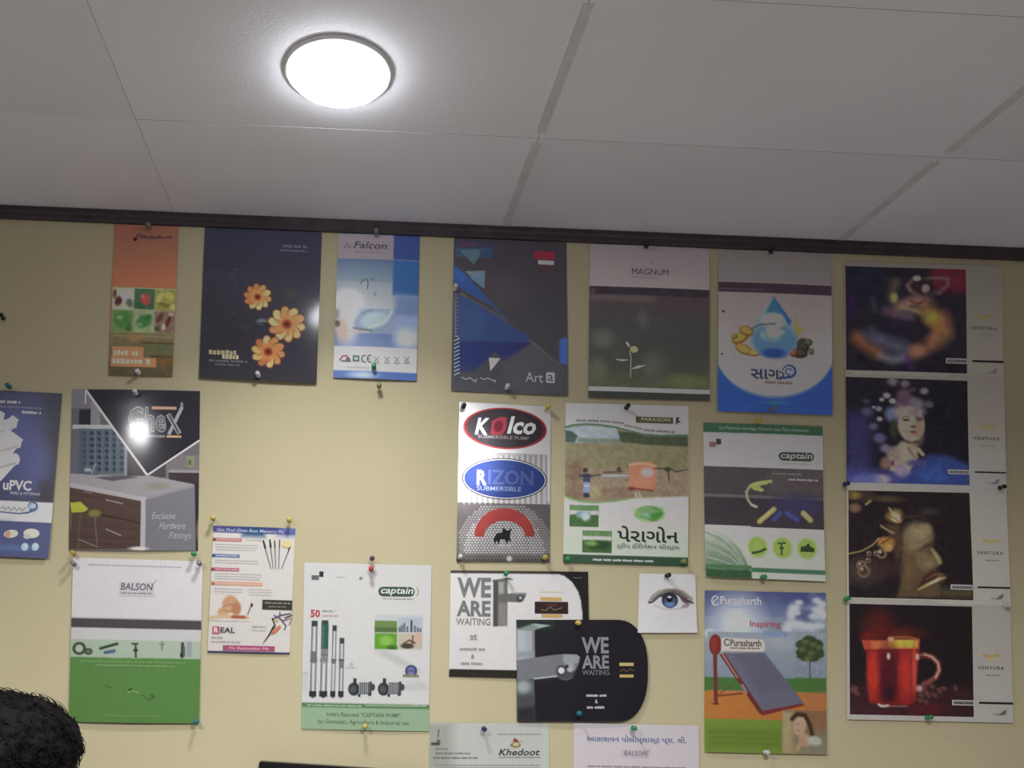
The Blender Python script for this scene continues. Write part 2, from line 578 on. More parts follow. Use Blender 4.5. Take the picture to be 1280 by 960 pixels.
        if part.endswith(('text', 'lettering', 'marks', 'binding', 'title')):
            o['kind'] = 'stuff'      # print too fine to pick apart letter by letter
        return o

def star_flower(cv, cx, cy, r, seed):
    rr = random.Random(seed)
    for i in range(10):
        a = 2 * math.pi * i / 10 + .2
        c = rr.choice([(215, 160, 100), (190, 130, 80), (225, 170, 115), (175, 110, 70)])
        cv.ell(cx + .62 * r * math.cos(a), cy + .62 * r * math.sin(a), r * .44, r * .30, (90, 50, 35), .2, math.degrees(a), .8)
        cv.ell(cx + .60 * r * math.cos(a), cy + .60 * r * math.sin(a), r * .40, r * .25, c, .25, math.degrees(a))
    for i in range(9):
        a = 2 * math.pi * i / 9
        cv.ell(cx + .38 * r * math.cos(a), cy + .38 * r * math.sin(a), r * .30, r * .13, (200, 125, 70), .3, math.degrees(a), .9)
    cv.ell(cx, cy, r * .25, r * .25, (135, 60, 45), .5)
    cv.ell(cx, cy, r * .10, r * .10, (90, 35, 30), .5)

# ---- 1 narrow orange sheet
p = Sheet('narrow orange sheet with a grid of six small plant pictures', [(-415, 2404), (-308, 2406), (-310.6, 2144), (-416.9, 2143.6)],
          [(105, 88), (452, 95), (418, 922), (70, 912)], (100, 158), SATIN, paper=(135, 82, 62))
p.front.vgrad(60, 200, (112, 74, 58), (118, 78, 60)).vgrad(200, 440, (118, 78, 60), (148, 88, 62)).vgrad(440, 1000, (150, 90, 62), (150, 95, 66))
p.front.rect(105, 60, 245, 190, (125, 68, 62), 40, .4)
g = p.patch('plant_pictures', (90, 437, 440, 684), 4, (120, 130, 90))
cells = [((88, 440, 208, 556), (150, 145, 125), 3), ((212, 442, 322, 556), (60, 84, 62), 5), ((324, 445, 446, 560), (120, 120, 62), 8),
         ((84, 560, 206, 678), (92, 115, 68), 11), ((208, 560, 320, 680), (118, 132, 95), 14), ((322, 564, 440, 684), (110, 88, 75), 17)]
for (x0, y0, x1, y1), c, sd in cells:
    g.rect(x0, y0, x1, y1, c, 2)
g.ell(160, 488, 30, 24, (195, 190, 175), .5).ell(125, 510, 20, 26, (70, 40, 40), .7, 20).ell(185, 520, 18, 28, (80, 90, 70), .7, -30).ell(105, 470, 10, 26, (80, 60, 50), .6)
g.ell(272, 502, 26, 32, (160, 62, 55), .4).ell(258, 485, 10, 12, (190, 90, 80), .5).ell(240, 535, 30, 16, (45, 80, 55), .6)
g.ell(350, 490, 14, 30, (160, 160, 85), .6, 30).ell(400, 480, 26, 18, (150, 145, 70), .6, 40).ell(380, 530, 40, 10, (95, 90, 40), .7, 10).ell(418, 540, 16, 14, (165, 160, 80), .6)
g.ell(145, 612, 42, 48, (62, 105, 52), .6).ell(130, 600, 16, 12, (100, 140, 80), .6).ell(180, 650, 14, 24, (55, 90, 48), .6)
g.ell(262, 622, 42, 34, (58, 102, 58), .5, -30).ell(285, 600, 22, 14, (45, 95, 45), .6, -30).ell(240, 640, 20, 10, (80, 125, 75), .6)
g.ell(350, 600, 14, 30, (75, 48, 42), .6, 30).ell(395, 620, 12, 34, (78, 40, 42), .6, 20).ell(370, 650, 10, 16, (175, 165, 145), .6).ell(410, 580, 16, 10, (150, 120, 100), .6).ell(335, 660, 14, 12, (60, 66, 48), .7)
g.noise(.22, 16, 4)
f_ = p.patch('field_picture', (76, 684, 432, 925), 5, (88, 78, 52))
f_.vgrad(684, 925, (105, 98, 66), (72, 64, 44)).rect(90, 700, 430, 706, (120, 115, 80), 8).ell(300, 775, 44, 28, (84, 92, 55), .8).ell(370, 770, 44, 18, (78, 84, 62), .8).ell(215, 712, 40, 20, (128, 96, 64), .8).rect(250, 735, 430, 745, (70, 60, 36), 10).rect(300, 810, 430, 818, (66, 54, 34), 8).ell(375, 840, 44, 20, (105, 72, 38), .8).noise(.16, 26, 9)
p.rect('caption_label', 90, 760, 262, 818, (172, 108, 72)); p.rect('caption_label', 82, 818, 330, 870, (172, 108, 68))
p.words('caption_label', 100, 796, 250, 36, (205, 172, 120), 3); p.words('caption_label', 92, 842, 318, 36, (212, 175, 130), 5)
p.line('logo_lettering', [(205, 172), (222, 158), (236, 138), (246, 140), (240, 160), (262, 148), (285, 160), (300, 150), (325, 162), (345, 150), (372, 162), (418, 152)], 7, (70, 40, 48))
p.line('logo_lettering', [(238, 158), (300, 164), (410, 158)], 9, (84, 52, 62)); p.ell('logo_lettering', 215, 170, 11, 11, (66, 28, 26)); p.ell('logo_lettering', 284, 108, 6, 10, (90, 60, 45))

# ---- 2 dark flower poster
p = Sheet('dark glossy poster with three orange flowers, under the ceiling edge', [(-263.8, 2415), (-64.4, 2413), (-67.7, 2139.8), (-265.3, 2143.2)],
          [(70, 40), (710, 80), (680, 940), (42, 908)], (112, 172), GLOSS, paper=(52, 52, 66), bow=.002, lift=.004)
p.front.vgrad(40, 300, (50, 52, 68), (54, 52, 64)).vgrad(300, 940, (56, 54, 66), (58, 57, 62))
p.front.rect(60, 380, 130, 900, (50, 56, 62), 60, .5).noise(.05, 90, 3)
g = p.patch('flowers', (270, 350, 650, 870), 4, (57, 55, 65))
g.ell(540, 430, 40, 30, (60, 66, 64), 1).ell(300, 610, 26, 24, (66, 66, 74), .5).ell(300, 602, 22, 20, (56, 54, 64), .5)
g.ell(385, 590, 28, 16, (112, 112, 118), .8).ell(400, 600, 30, 6, (50, 50, 56), .8)
star_flower(g, 360, 448, 76, 1); star_flower(g, 518, 605, 102, 2); star_flower(g, 418, 762, 92, 3)
for a, b in ((220, 320), (245, 290), (238, 365), (232, 540)):
    p.ell('faint_petal+', a, b, 16, 12, (62, 62, 72), 12)
p.words('small_logo', 498, 160, 630, 20, (92, 92, 106), 3); p.words('small_logo', 482, 184, 632, 12, (96, 96, 110), 4)
p.words('title', 95, 768, 262, 34, (170, 158, 120), 7); p.words('title', 168, 794, 280, 30, (188, 176, 140), 8)
p.words('title', 95, 816, 310, 16, (110, 110, 116), 9); p.words('title', 130, 836, 262, 14, (108, 108, 116), 10)

# ---- 3 blue and white poster with certification marks
p = Sheet('blue water poster with white header and certification marks', [(-36.1, 2411), (104, 2412), (102.3, 2150.4), (-39.8, 2151.3)],
          [(80, 50), (522, 65), (503, 880), (50, 862)], (122, 190), SATIN, paper=(90, 112, 150), bow=.003, lift=.002)
c = p.front
c.vgrad(60, 200, (128, 118, 124), (128, 120, 126)).vgrad(200, 330, (78, 96, 128), (110, 128, 140)).vgrad(330, 480, (125, 138, 145), (160, 165, 168)).vgrad(480, 620, (130, 148, 165), (125, 142, 172)).vgrad(620, 700, (88, 112, 165), (110, 130, 175))
c.rect(378, 30, 540, 200, (48, 66, 118), 3).rect(375, 200, 540, 400, (42, 84, 138), 14).rect(385, 395, 540, 520, (96, 120, 158), 40).rect(390, 520, 540, 690, (130, 148, 190), 50)
c.ell(130, 430, 70, 60, (192, 190, 192), 1).ell(135, 560, 50, 100, (205, 200, 200), 1).ell(100, 590, 30, 70, (190, 160, 140), 1).ell(450, 640, 60, 50, (190, 200, 222), 1.2)
c.ell(260, 545, 100, 62, (112, 138, 160), .25, -15).ell(275, 540, 78, 44, (152, 172, 184), .4, -15).line([(205, 500), (230, 488), (262, 480)], 6, (70, 95, 120), 5).line([(250, 580), (330, 550), (370, 490)], 12, (178, 190, 200), 12)
c.line([(160, 582), (210, 590), (258, 598)], 9, (92, 82, 84), 6).line([(130, 600), (180, 604), (240, 606)], 8, (196, 160, 140), 8)
c.rect(50, 690, 520, 830, (192, 192, 190), 2).rect(45, 830, 520, 880, (70, 104, 172), 3).ell(210, 848, 70, 18, (170, 190, 225), 1.2)  # pale ellipse on the blue foot band is a painted lamp reflection
c.rect(66, 480, 80, 520, (120, 95, 82), 20).ell(72, 555, 16, 18, (70, 45, 45), .8)
p.text('header_logo', 'Falcon', 160, 98, 345, 138, (66, 62, 72), .03, .25); p.poly('header_logo', [(105, 132), (128, 100), (150, 132)], (96, 92, 102)); p.poly('header_logo', [(118, 128), (129, 112), (139, 128)], (128, 120, 126))
p.words('header_logo', 165, 158, 345, 9, (108, 104, 112), 2)
p.line('water_sprout', [(236, 365), (240, 330), (232, 305)], 6, (52, 84, 80)); p.poly('water_sprout', [(190, 345), (206, 310), (236, 302), (212, 322)], (80, 110, 105)); p.poly('water_sprout', [(240, 310), (268, 298), (280, 318), (258, 312)], (76, 108, 110)); p.ell('water_sprout', 277, 394, 8, 10, (100, 125, 135))
p.line('certification_marks', [(85, 765), (100, 742), (122, 738), (142, 768)], 9, (150, 70, 75)); p.line('certification_marks', [(95, 768), (145, 770)], 9, (90, 80, 90)); p.ell('certification_marks', 130, 758, 12, 10, (70, 70, 80))
p.rect('certification_marks', 156, 738, 192, 772, (60, 92, 72)); p.ell('certification_marks', 174, 755, 11, 9, (160, 180, 165))
p.arc('certification_marks', 220, 757, 15, 19, 60, 300, 6, (60, 70, 74)); p.arc('certification_marks', 250, 757, 15, 19, 60, 300, 6, (60, 70, 74)); p.rect('certification_marks', 236, 754, 248, 760, (60, 70, 74))
for x in (285, 342, 396, 450):
    p.line('certification_marks', [(x - 14, 746), (x + 12, 776)], 5, (140, 150, 158)); p.line('certification_marks', [(x + 12, 746), (x - 12, 776)], 5, (125, 140, 150)); p.rect('certification_marks', x - 16, 778, x + 16, 783, (150, 156, 160))
p.words('certification_marks', 120, 806, 250, 6, (160, 160, 164), 5)

# ---- 4 dark poster with blue triangles
p = Sheet('dark poster with blue triangles and the word Art', [(163.6, 2415), (360.5, 2413.3), (364.2, 2132.9), (162.3, 2135.3)],
          [(55, 38), (668, 75), (672, 940), (38, 912)], (112, 165), SATIN, paper=(54, 51, 57))
c = p.front
c.vgrad(38, 940, (54, 50, 56), (66, 68, 72))
c.rect(50, 60, 290, 95, (50, 52, 70), 14).rect(80, 64, 170, 84, (72, 48, 68), 10).rect(62, 96, 250, 150, (48, 66, 86), 5)
c.poly([(85, 106), (225, 106), (160, 188)], (64, 88, 96)).poly([(200, 110), (268, 106), (262, 160), (190, 150)], (42, 62, 88), 8)
c.poly([(52, 185), (110, 235), (345, 500), (250, 420), (52, 300)], (42, 66, 118), 4).poly([(60, 200), (130, 262), (100, 290), (58, 270)], (40, 84, 142), 20, .6)
c.poly([(115, 226), (222, 226), (220, 330)], (86, 106, 118), 3).poly([(140, 262), (210, 262), (210, 318)], (78, 102, 124), 8)
c.poly([(48, 310), (140, 380), (330, 495), (440, 600), (500, 640), (660, 790), (660, 940), (380, 700)], (84, 82, 88), 6)
c.poly([(48, 330), (150, 390), (340, 505), (480, 640), (660, 800), (660, 940), (50, 940)], (66, 66, 72), 6)
c.poly([(80, 360), (150, 395), (470, 605), (440, 632), (80, 632)], (46, 62, 106), 5).poly([(100, 420), (230, 480), (200, 620), (90, 620)], (48, 74, 110), 40, .6)
c.poly([(70, 625), (475, 632), (330, 745), (240, 640), (60, 800)], (40, 46, 92), 6).poly([(62, 630), (330, 635), (160, 800), (62, 806)], (38, 48, 96), 10)
c.poly([(300, 740), (500, 650), (660, 800), (665, 930), (420, 930), (330, 860)], (74, 76, 82), 50, .7)
c.ell(340, 340, 90, 90, (64, 60, 64), 1.2).poly([(628, 620), (672, 600), (674, 765), (628, 752)], (58, 86, 158), 10)
c.rect(40, 780, 330, 910, (62, 62, 70), 40, .5)
p.poly('white_triangle', [(244, 720), (308, 724), (252, 798)], (190, 196, 196))
p.rect('red_logo', 486, 120, 606, 168, (112, 36, 52)); p.rect('red_logo', 512, 172, 600, 196, (142, 132, 134)); p.rect('red_logo', 500, 200, 596, 232, (66, 52, 54))
p.text('lettering', 'Art', 444, 806, 538, 862, (148, 148, 152), .0); p.rect('lettering', 556, 806, 602, 866, (150, 150, 154)); p.text('lettering', 'a', 564, 820, 594, 856, (60, 60, 66), .0)
p.line('lettering', [(93, 832), (118, 846), (140, 836), (162, 852), (170, 862), (178, 842)], 5, (150, 150, 156)); p.line('lettering', [(198, 836), (220, 846), (240, 838), (262, 850), (282, 862), (276, 846)], 5, (146, 146, 152))
for i in range(22):
    y = 352 + i * 22
    p.line('wire_binding', [(54, y + 8), (84, y - 8)] if y > 600 else [(56, y), (76, y + 4)], 6 if y > 580 else 4, (132, 150, 172) if y > 580 else (92, 108, 130))
p.line('wire_binding', [(60, 390), (62, 600)], 5, (84, 96, 130))

# ---- 5 grey and white poster
p = Sheet('white-topped grey poster with a small sprouting plant', [(401.9, 2409.3), (614.1, 2412.1), (613.5, 2135.4), (400.6, 2134.7)],
          [(55, 50), (720, 68), (718, 935), (45, 915)], (112, 155), MATTE, paper=(112, 106, 108))
c = p.front
c.vgrad(50, 310, (104, 98, 98), (120, 114, 114)).rect(40, 310, 730, 940, (60, 60, 60), 2)
g = p.patch('plant_picture', (46, 298, 720, 868), 6, (62, 60, 60))
g.vgrad(300, 480, (66, 56, 62), (62, 58, 58)).vgrad(480, 760, (60, 60, 60), (62, 64, 60)).vgrad(760, 880, (64, 66, 60), (74, 78, 58))
g.rect(40, 296, 730, 345, (50, 44, 50), 4).rect(40, 340, 420, 375, (74, 68, 66), 10).ell(120, 590, 60, 50, (76, 80, 74), 1).ell(410, 740, 60, 70, (74, 78, 70), 1).ell(345, 480, 30, 60, (70, 70, 68), 1).ell(600, 840, 120, 40, (86, 92, 62), 1).ell(90, 780, 50, 70, (78, 84, 66), 1).noise(.1, 40, 12)
p.rect('lower_band', 46, 872, 718, 898, (140, 144, 136)); p.rect('lower_band', 46, 898, 718, 936, (52, 54, 50))
p.line('sprout', [(276, 815), (280, 700), (272, 660)], 7, (112, 120, 98)); p.line('sprout', [(195, 708), (230, 714), (265, 712)], [4, 12, 4], (140, 142, 130)); p.line('sprout', [(285, 762), (320, 752), (362, 742)], [5, 16, 3], (142, 148, 130))
p.poly('sprout', [(248, 608), (264, 610), (278, 640), (262, 636)], (165, 170, 158)); p.ell('sprout', 297, 652, 22, 19, (128, 138, 84)); p.ell('sprout', 300, 648, 12, 10, (148, 156, 98))
p.text('lettering', 'MAGNUM', 285, 190, 490, 226, (60, 56, 62), .0); p.words('lettering', 285, 240, 440, 6, (90, 86, 90), 3); p.poly('lettering', [(385, 168), (394, 146), (403, 168), (394, 160)], (92, 86, 90))
p.rect('corner_mark', 56, 305, 84, 345, (66, 56, 60))

# ---- 6 water drop poster
p = Sheet('white poster with a large water drop above a blue curved base', [(630.9, 2407.4), (834, 2410), (832.7, 2113.4), (628, 2114.6)],
          [(55, 38), (655, 55), (658, 938), (48, 915)], (100, 146), SATIN, paper=(118, 114, 112), lift=.003)
c = p.front
c.vgrad(30, 220, (88, 84, 82), (96, 92, 92)).vgrad(220, 620, (104, 100, 98), (124, 120, 120)).vgrad(620, 950, (128, 124, 122), (134, 132, 128))
c.rect(45, 222, 660, 275, (50, 40, 48), 4).rect(45, 252, 300, 256, (74, 66, 70), 3)
q = [(40, 600)]
for i in range(21):
    a = math.radians(200 - i * 11)
    q.append((352 + 345 * math.cos(a) * .97, 560 + 285 * math.sin(a)))
q += [(668, 600), (668, 960), (40, 960)]
c.poly([(40, 590)] + [(352 + 322 * math.cos(math.radians(172 - i * 8.2)), 575 + 260 * math.sin(math.radians(172 - i * 8.2))) for i in range(21)] + [(670, 590), (670, 960), (40, 960)], (38, 64, 128), 5)
c.line([(352 + 315 * math.cos(math.radians(172 - i * 8.2)), 578 + 264 * math.sin(math.radians(172 - i * 8.2))) for i in range(21)], 10, (90, 116, 160), 10, .7)
c.ell(350, 870, 70, 12, (40, 96, 120), 1.2, 0, .7).rect(60, 900, 655, 904, (46, 72, 140), 5)
g = p.patch('water_drop_picture', (110, 285, 570, 640), 4, (112, 108, 106))
g.vgrad(285, 640, (106, 102, 100), (122, 118, 116))
for x, y, rx, ry, r, cc in ((170, 515, 52, 28, -35, (150, 112, 48)), (200, 480, 40, 26, 20, (142, 104, 50)), (185, 580, 48, 26, 25, (160, 112, 52)), (240, 600, 30, 18, 0, (168, 120, 62)), (135, 510, 16, 14, 0, (120, 100, 50)),
                           (500, 560, 34, 42, 0, (52, 56, 46)), (485, 600, 40, 26, 0, (62, 56, 46)), (450, 595, 22, 24, 0, (122, 66, 48)), (545, 590, 14, 18, 0, (76, 84, 70)), (530, 540, 20, 20, 0, (66, 78, 56))):
    g.ell(x, y, rx, ry, (cc[0] * .6, cc[1] * .6, cc[2] * .6), .3, r).ell(x - 3, y - 4, rx * .8, ry * .75, cc, .4, r)
g.poly([(450, 480), (456, 370), (470, 440), (500, 470), (540, 430), (488, 490), (470, 520)], (112, 108, 66), 6)
g.poly([(345, 290), (440, 425), (470, 520), (440, 590), (395, 625), (300, 625), (250, 590), (228, 520), (250, 425)], (92, 112, 128), 6)
g.ell(346, 532, 116, 92, (62, 94, 122), .3).poly([(345, 290), (395, 385), (300, 385)], (44, 84, 106), 10).poly([(345, 295), (440, 425), (425, 450), (365, 350)], (38, 74, 116), 8)
g.ell(340, 425, 62, 44, (120, 122, 124), .5).ell(345, 500, 66, 34, (128, 140, 146), .5).line([(290, 470), (310, 520), (360, 530), (400, 500)], 16, (72, 104, 132), 14).ell(345, 600, 62, 26, (34, 58, 112), .7).line([(225, 470), (270, 445), (350, 440)], 8, (60, 66, 70), 5).ell(420, 530, 40, 40, (60, 96, 136), .8)
p.text('lettering', 'સાગ', 222, 688, 375, 742, (44, 52, 72), .02); p.line('lettering', [(372, 700), (392, 706), (398, 738)], 8, (40, 50, 72)); p.line('lettering', [(376, 742), (400, 722)], 8, (40, 50, 72))
p.arc('lettering', 425, 698, 34, 32, -170, 110, [6 + i * .5 for i in range(21)], (44, 62, 104)); p.arc('lettering', 424, 700, 18, 16, 60, 340, 6, (44, 62, 104))
p.line('lettering', [(428, 728), (400, 736), (375, 730)], 10, (40, 54, 92)); p.words('lettering', 296, 762, 460, 18, (96, 78, 72), 9)
p.ell('speck+', 78, 374, 8, 8, (64, 56, 58), 10); p.ell('speck+', 70, 605, 7, 6, (70, 60, 62), 10)

# ---- 7-10 four picture sheets, one below the other on the right
def ventura(label, W, A, white, imgbox, base, logo, low, pic):
    p = Sheet(label, W, A, white, SATIN, base=base, res=6.0, paper=(118, 116, 108), lift=.0006, bow=.0006, group=None)
    wt = white
    p.front.vgrad(0, 900, (wt[0] - 6, wt[0] - 8, wt[0] - 16), (wt[1], wt[1] - 2, wt[1] - 10))
    x0, y0, x1, y1 = imgbox
    g = p.patch('picture', imgbox, 5.2, (36, 32, 38))
    pic(g)
    lx, ly = logo
    s_ = 1.0
    p.poly('emblem', [(lx - 70, ly - 12), (lx - 20, ly - 14), (lx, ly - 2), (lx + 20, ly - 14), (lx + 66, ly - 12), (lx + 40, ly + 2), (lx + 16, ly + 4), (lx, ly + 26), (lx - 16, ly + 4), (lx - 40, ly + 2)], (150, 128, 66) if white[1] > 120 else (104, 98, 50))
    p.poly('emblem', [(lx - 20, ly + 2), (lx, ly + 12), (lx + 20, ly + 2), (lx + 2, ly + 34)], (190, 150, 80) if white[1] > 120 else (112, 104, 56))
    p.text('lettering', 'VENTURA', lx - 92, ly + 66, lx + 88, ly + 88, (62, 60, 62), .03, 0, 0, 1.25)
    p.words('lettering', lx - 34, ly + 128, lx + 62, 10, (92, 92, 88), 5)
    a0, b0, a1, b1 = low
    p.rect('caption_strip', a0, b0, x1 + 4, b1, (150, 146, 146)); p.rect('caption_strip', a0 + 12, b0 + 10, x1 - 2, b1 - 8, (44, 40, 42))
    p.rect('caption_strip', x1 + 40, b0 + 14, a1, b1 - 8, (34, 31, 32)); p.words('caption_strip', a0 + 20, (b0 + b1) / 2 + 1, x1 - 6, 9, (120, 116, 116), 3)
    p.poly('corner_emblem+', [(a1 - 96, b1 + 70), (a1 - 54, b1 + 62), (a1 - 40, b1 + 30), (a1 - 62, b1 + 48)], (78, 76, 76)); p.words('corner_text', a1 - 130, b1 + 62, a1 - 78, 9, (92, 90, 88), 4)
    p.line('corner_emblem+', [(a1 - 100, b1 + 66), (a1 - 50, b1 + 34)], [3, 14], (92, 92, 96))
    return p

def pic_dancer(g):
    g.C[:] = (33, 31, 38)
    g.rect(640, 60, 900, 255, (74, 30, 40), 60).rect(60, 60, 330, 330, (29, 31, 40), 60).rect(60, 280, 140, 430, (38, 30, 52), 50)
    def glow(pts, wd, cc, soft=60, a=.7):
        g.line(pts, wd, cc, soft, a)
    glow([(400, 180), (370, 290), (430, 360), (560, 380)], 40, (100, 90, 66)); glow([(340, 380), (420, 400), (500, 420)], 56, (88, 68, 92)); glow([(590, 330), (650, 400), (720, 450), (740, 520), (680, 580)], 96, (112, 84, 50), 80, .8)
    glow([(700, 480), (670, 560), (600, 630), (500, 670)], 80, (116, 74, 58), 70, .8); glow([(140, 560), (200, 610), (270, 660)], 74, (116, 72, 46), 70, .8); glow([(240, 540), (340, 590), (460, 640)], 90, (70, 74, 92), 80, .8)
    glow([(300, 690), (380, 712), (440, 700)], 44, (104, 108, 122), 50, .8); glow([(470, 710), (500, 760)], 40, (58, 42, 92), 50); glow([(735, 380), (750, 470)], 40, (96, 50, 54), 50); glow([(240, 290), (262, 380)], 30, (52, 50, 62), 40)
    g.ell(650, 430, 62, 54, (140, 112, 48), 1.1, 0, .85).ell(690, 480, 40, 40, (138, 92, 44), 1.1, 0, .7).ell(390, 285, 24, 30, (116, 118, 66), 1, 0, .9).ell(540, 650, 50, 40, (124, 84, 66), 1.1, 0, .8)
    g.ell(430, 490, 150, 46, (34, 30, 42), .6, 0, .85)
    # raised arms round a tilted head, body leaning back to the left
    g.line([(590, 285), (520, 300), (440, 330), (385, 400)], [60, 64, 52, 26], (92, 70, 62), 34, .9).line([(560, 300), (480, 330)], 18, (112, 92, 78), 26, .8)
    g.line([(575, 285), (505, 240), (480, 205), (520, 160), (560, 146)], [34, 30, 26, 22, 20], (92, 72, 68), 20, .9).line([(640, 250), (700, 250), (752, 205), (758, 158), (660, 150), (590, 158)], [34, 30, 24, 20, 18, 18], (84, 66, 68), 20, .9)
    g.ell(590, 215, 78, 58, (38, 33, 37), .7, 20).ell(606, 222, 26, 32, (112, 98, 94), .8, 25).line([(560, 180), (630, 190), (650, 240)], 14, (36, 30, 36), 10).ell(545, 155, 26, 18, (132, 116, 112), .6)
    g.line([(500, 310), (560, 330), (600, 300)], 10, (86, 40, 44), 12).line([(440, 350), (520, 372), (590, 400)], 16, (126, 106, 72), 30, .7).noise(.3, 60, 33)

def pic_flowers_woman(g):
    g.C[:] = (32, 31, 37)
    g.rect(60, 300, 230, 800, (44, 44, 76), 90, .9).rect(60, 700, 900, 810, (54, 58, 108), 60, .9).poly([(430, 800), (540, 640), (640, 590), (760, 600), (900, 660), (900, 800)], (42, 54, 102), 40).poly([(560, 720), (700, 640), (740, 760), (600, 790)], (40, 66, 118), 60, .8)
    for x, y, r, cc in ((380, 95, 40, (112, 104, 116)), (465, 110, 34, (110, 96, 116)), (595, 160, 30, (124, 120, 132)), (340, 190, 26, (150, 148, 150)), (380, 228, 24, (170, 166, 172)), (305, 218, 18, (150, 148, 150)), (285, 280, 24, (132, 126, 142)), (290, 350, 20, (182, 180, 184)), (250, 270, 14, (140, 132, 150)),
                       (205, 300, 44, (74, 76, 104)), (250, 400, 34, (88, 84, 116)), (290, 480, 46, (94, 88, 124)), (330, 550, 40, (104, 96, 128)), (200, 230, 30, (64, 66, 78)), (630, 250, 32, (86, 86, 100)), (520, 150, 26, (74, 60, 74))):
        g.ell(x, y, r, r * .75, (cc[0] * .6, cc[1] * .6, cc[2] * .62), .8)
        for i in range(6):
            a = i * 1.047 + x
            g.ell(x + r * .38 * math.cos(a), y + r * .30 * math.sin(a), r * .42, r * .28, (cc[0] * .86, cc[1] * .86, cc[2] * .88), 1.1, math.degrees(a), .6)
        g.ell(x, y, r * .16, r * .12, (cc[0] * .7, cc[1] * .66, cc[2] * .7), .8)
    g.ell(500, 250, 100, 50, (96, 90, 102), .6, 0, .9).ell(460, 200, 50, 60, (76, 58, 72), .8).ell(380, 320, 50, 50, (84, 94, 124), .8).ell(385, 420, 26, 70, (46, 50, 40), .6)
    g.poly([(370, 570), (440, 500), (560, 520), (545, 640), (480, 720), (360, 700)], (120, 112, 96), 22).ell(390, 600, 50, 60, (108, 98, 90), .6).ell(330, 650, 34, 40, (98, 76, 66), .8).ell(380, 650, 12, 20, (86, 44, 58), .8)
    g.ell(505, 385, 92, 118, (132, 116, 98), .18).ell(560, 420, 34, 90, (112, 96, 84), .8, 0, .8).ell(450, 300, 60, 34, (124, 110, 100), .8).ell(540, 300, 60, 30, (104, 96, 98), .8)
    g.line([(440, 345), (470, 330), (492, 340)], 6, (72, 58, 52), 6).ell(470, 356, 22, 8, (58, 46, 44), .7).line([(530, 335), (580, 338)], 7, (70, 62, 62), 6).ell(562, 352, 26, 12, (66, 62, 66), .8).line([(512, 340), (505, 395)], 6, (150, 132, 112), 8).ell(518, 402, 20, 8, (70, 50, 48), .8)
    g.ell(520, 436, 24, 7, (92, 50, 52), .6).ell(520, 448, 20, 5, (120, 78, 74), .7).ell(518, 480, 34, 14, (130, 112, 94), .9)
    g.line([(470, 505), (530, 530), (575, 545)], 7, (52, 42, 38), 5).line([(540, 505), (570, 535)], 9, (58, 46, 44), 6).line([(485, 545), (530, 610)], 9, (66, 56, 46), 8).line([(500, 530), (560, 560), (585, 590)], 26, (124, 110, 92), 10).line([(480, 560), (520, 600), (550, 610)], 12, (112, 98, 84), 8)
    g.ell(300, 760, 60, 30, (124, 116, 132), .9).ell(440, 700, 50, 40, (108, 96, 118), .9).ell(540, 650, 60, 24, (60, 58, 92), .9).ell(200, 760, 90, 30, (70, 76, 130), 1).noise(.2, 26, 41)

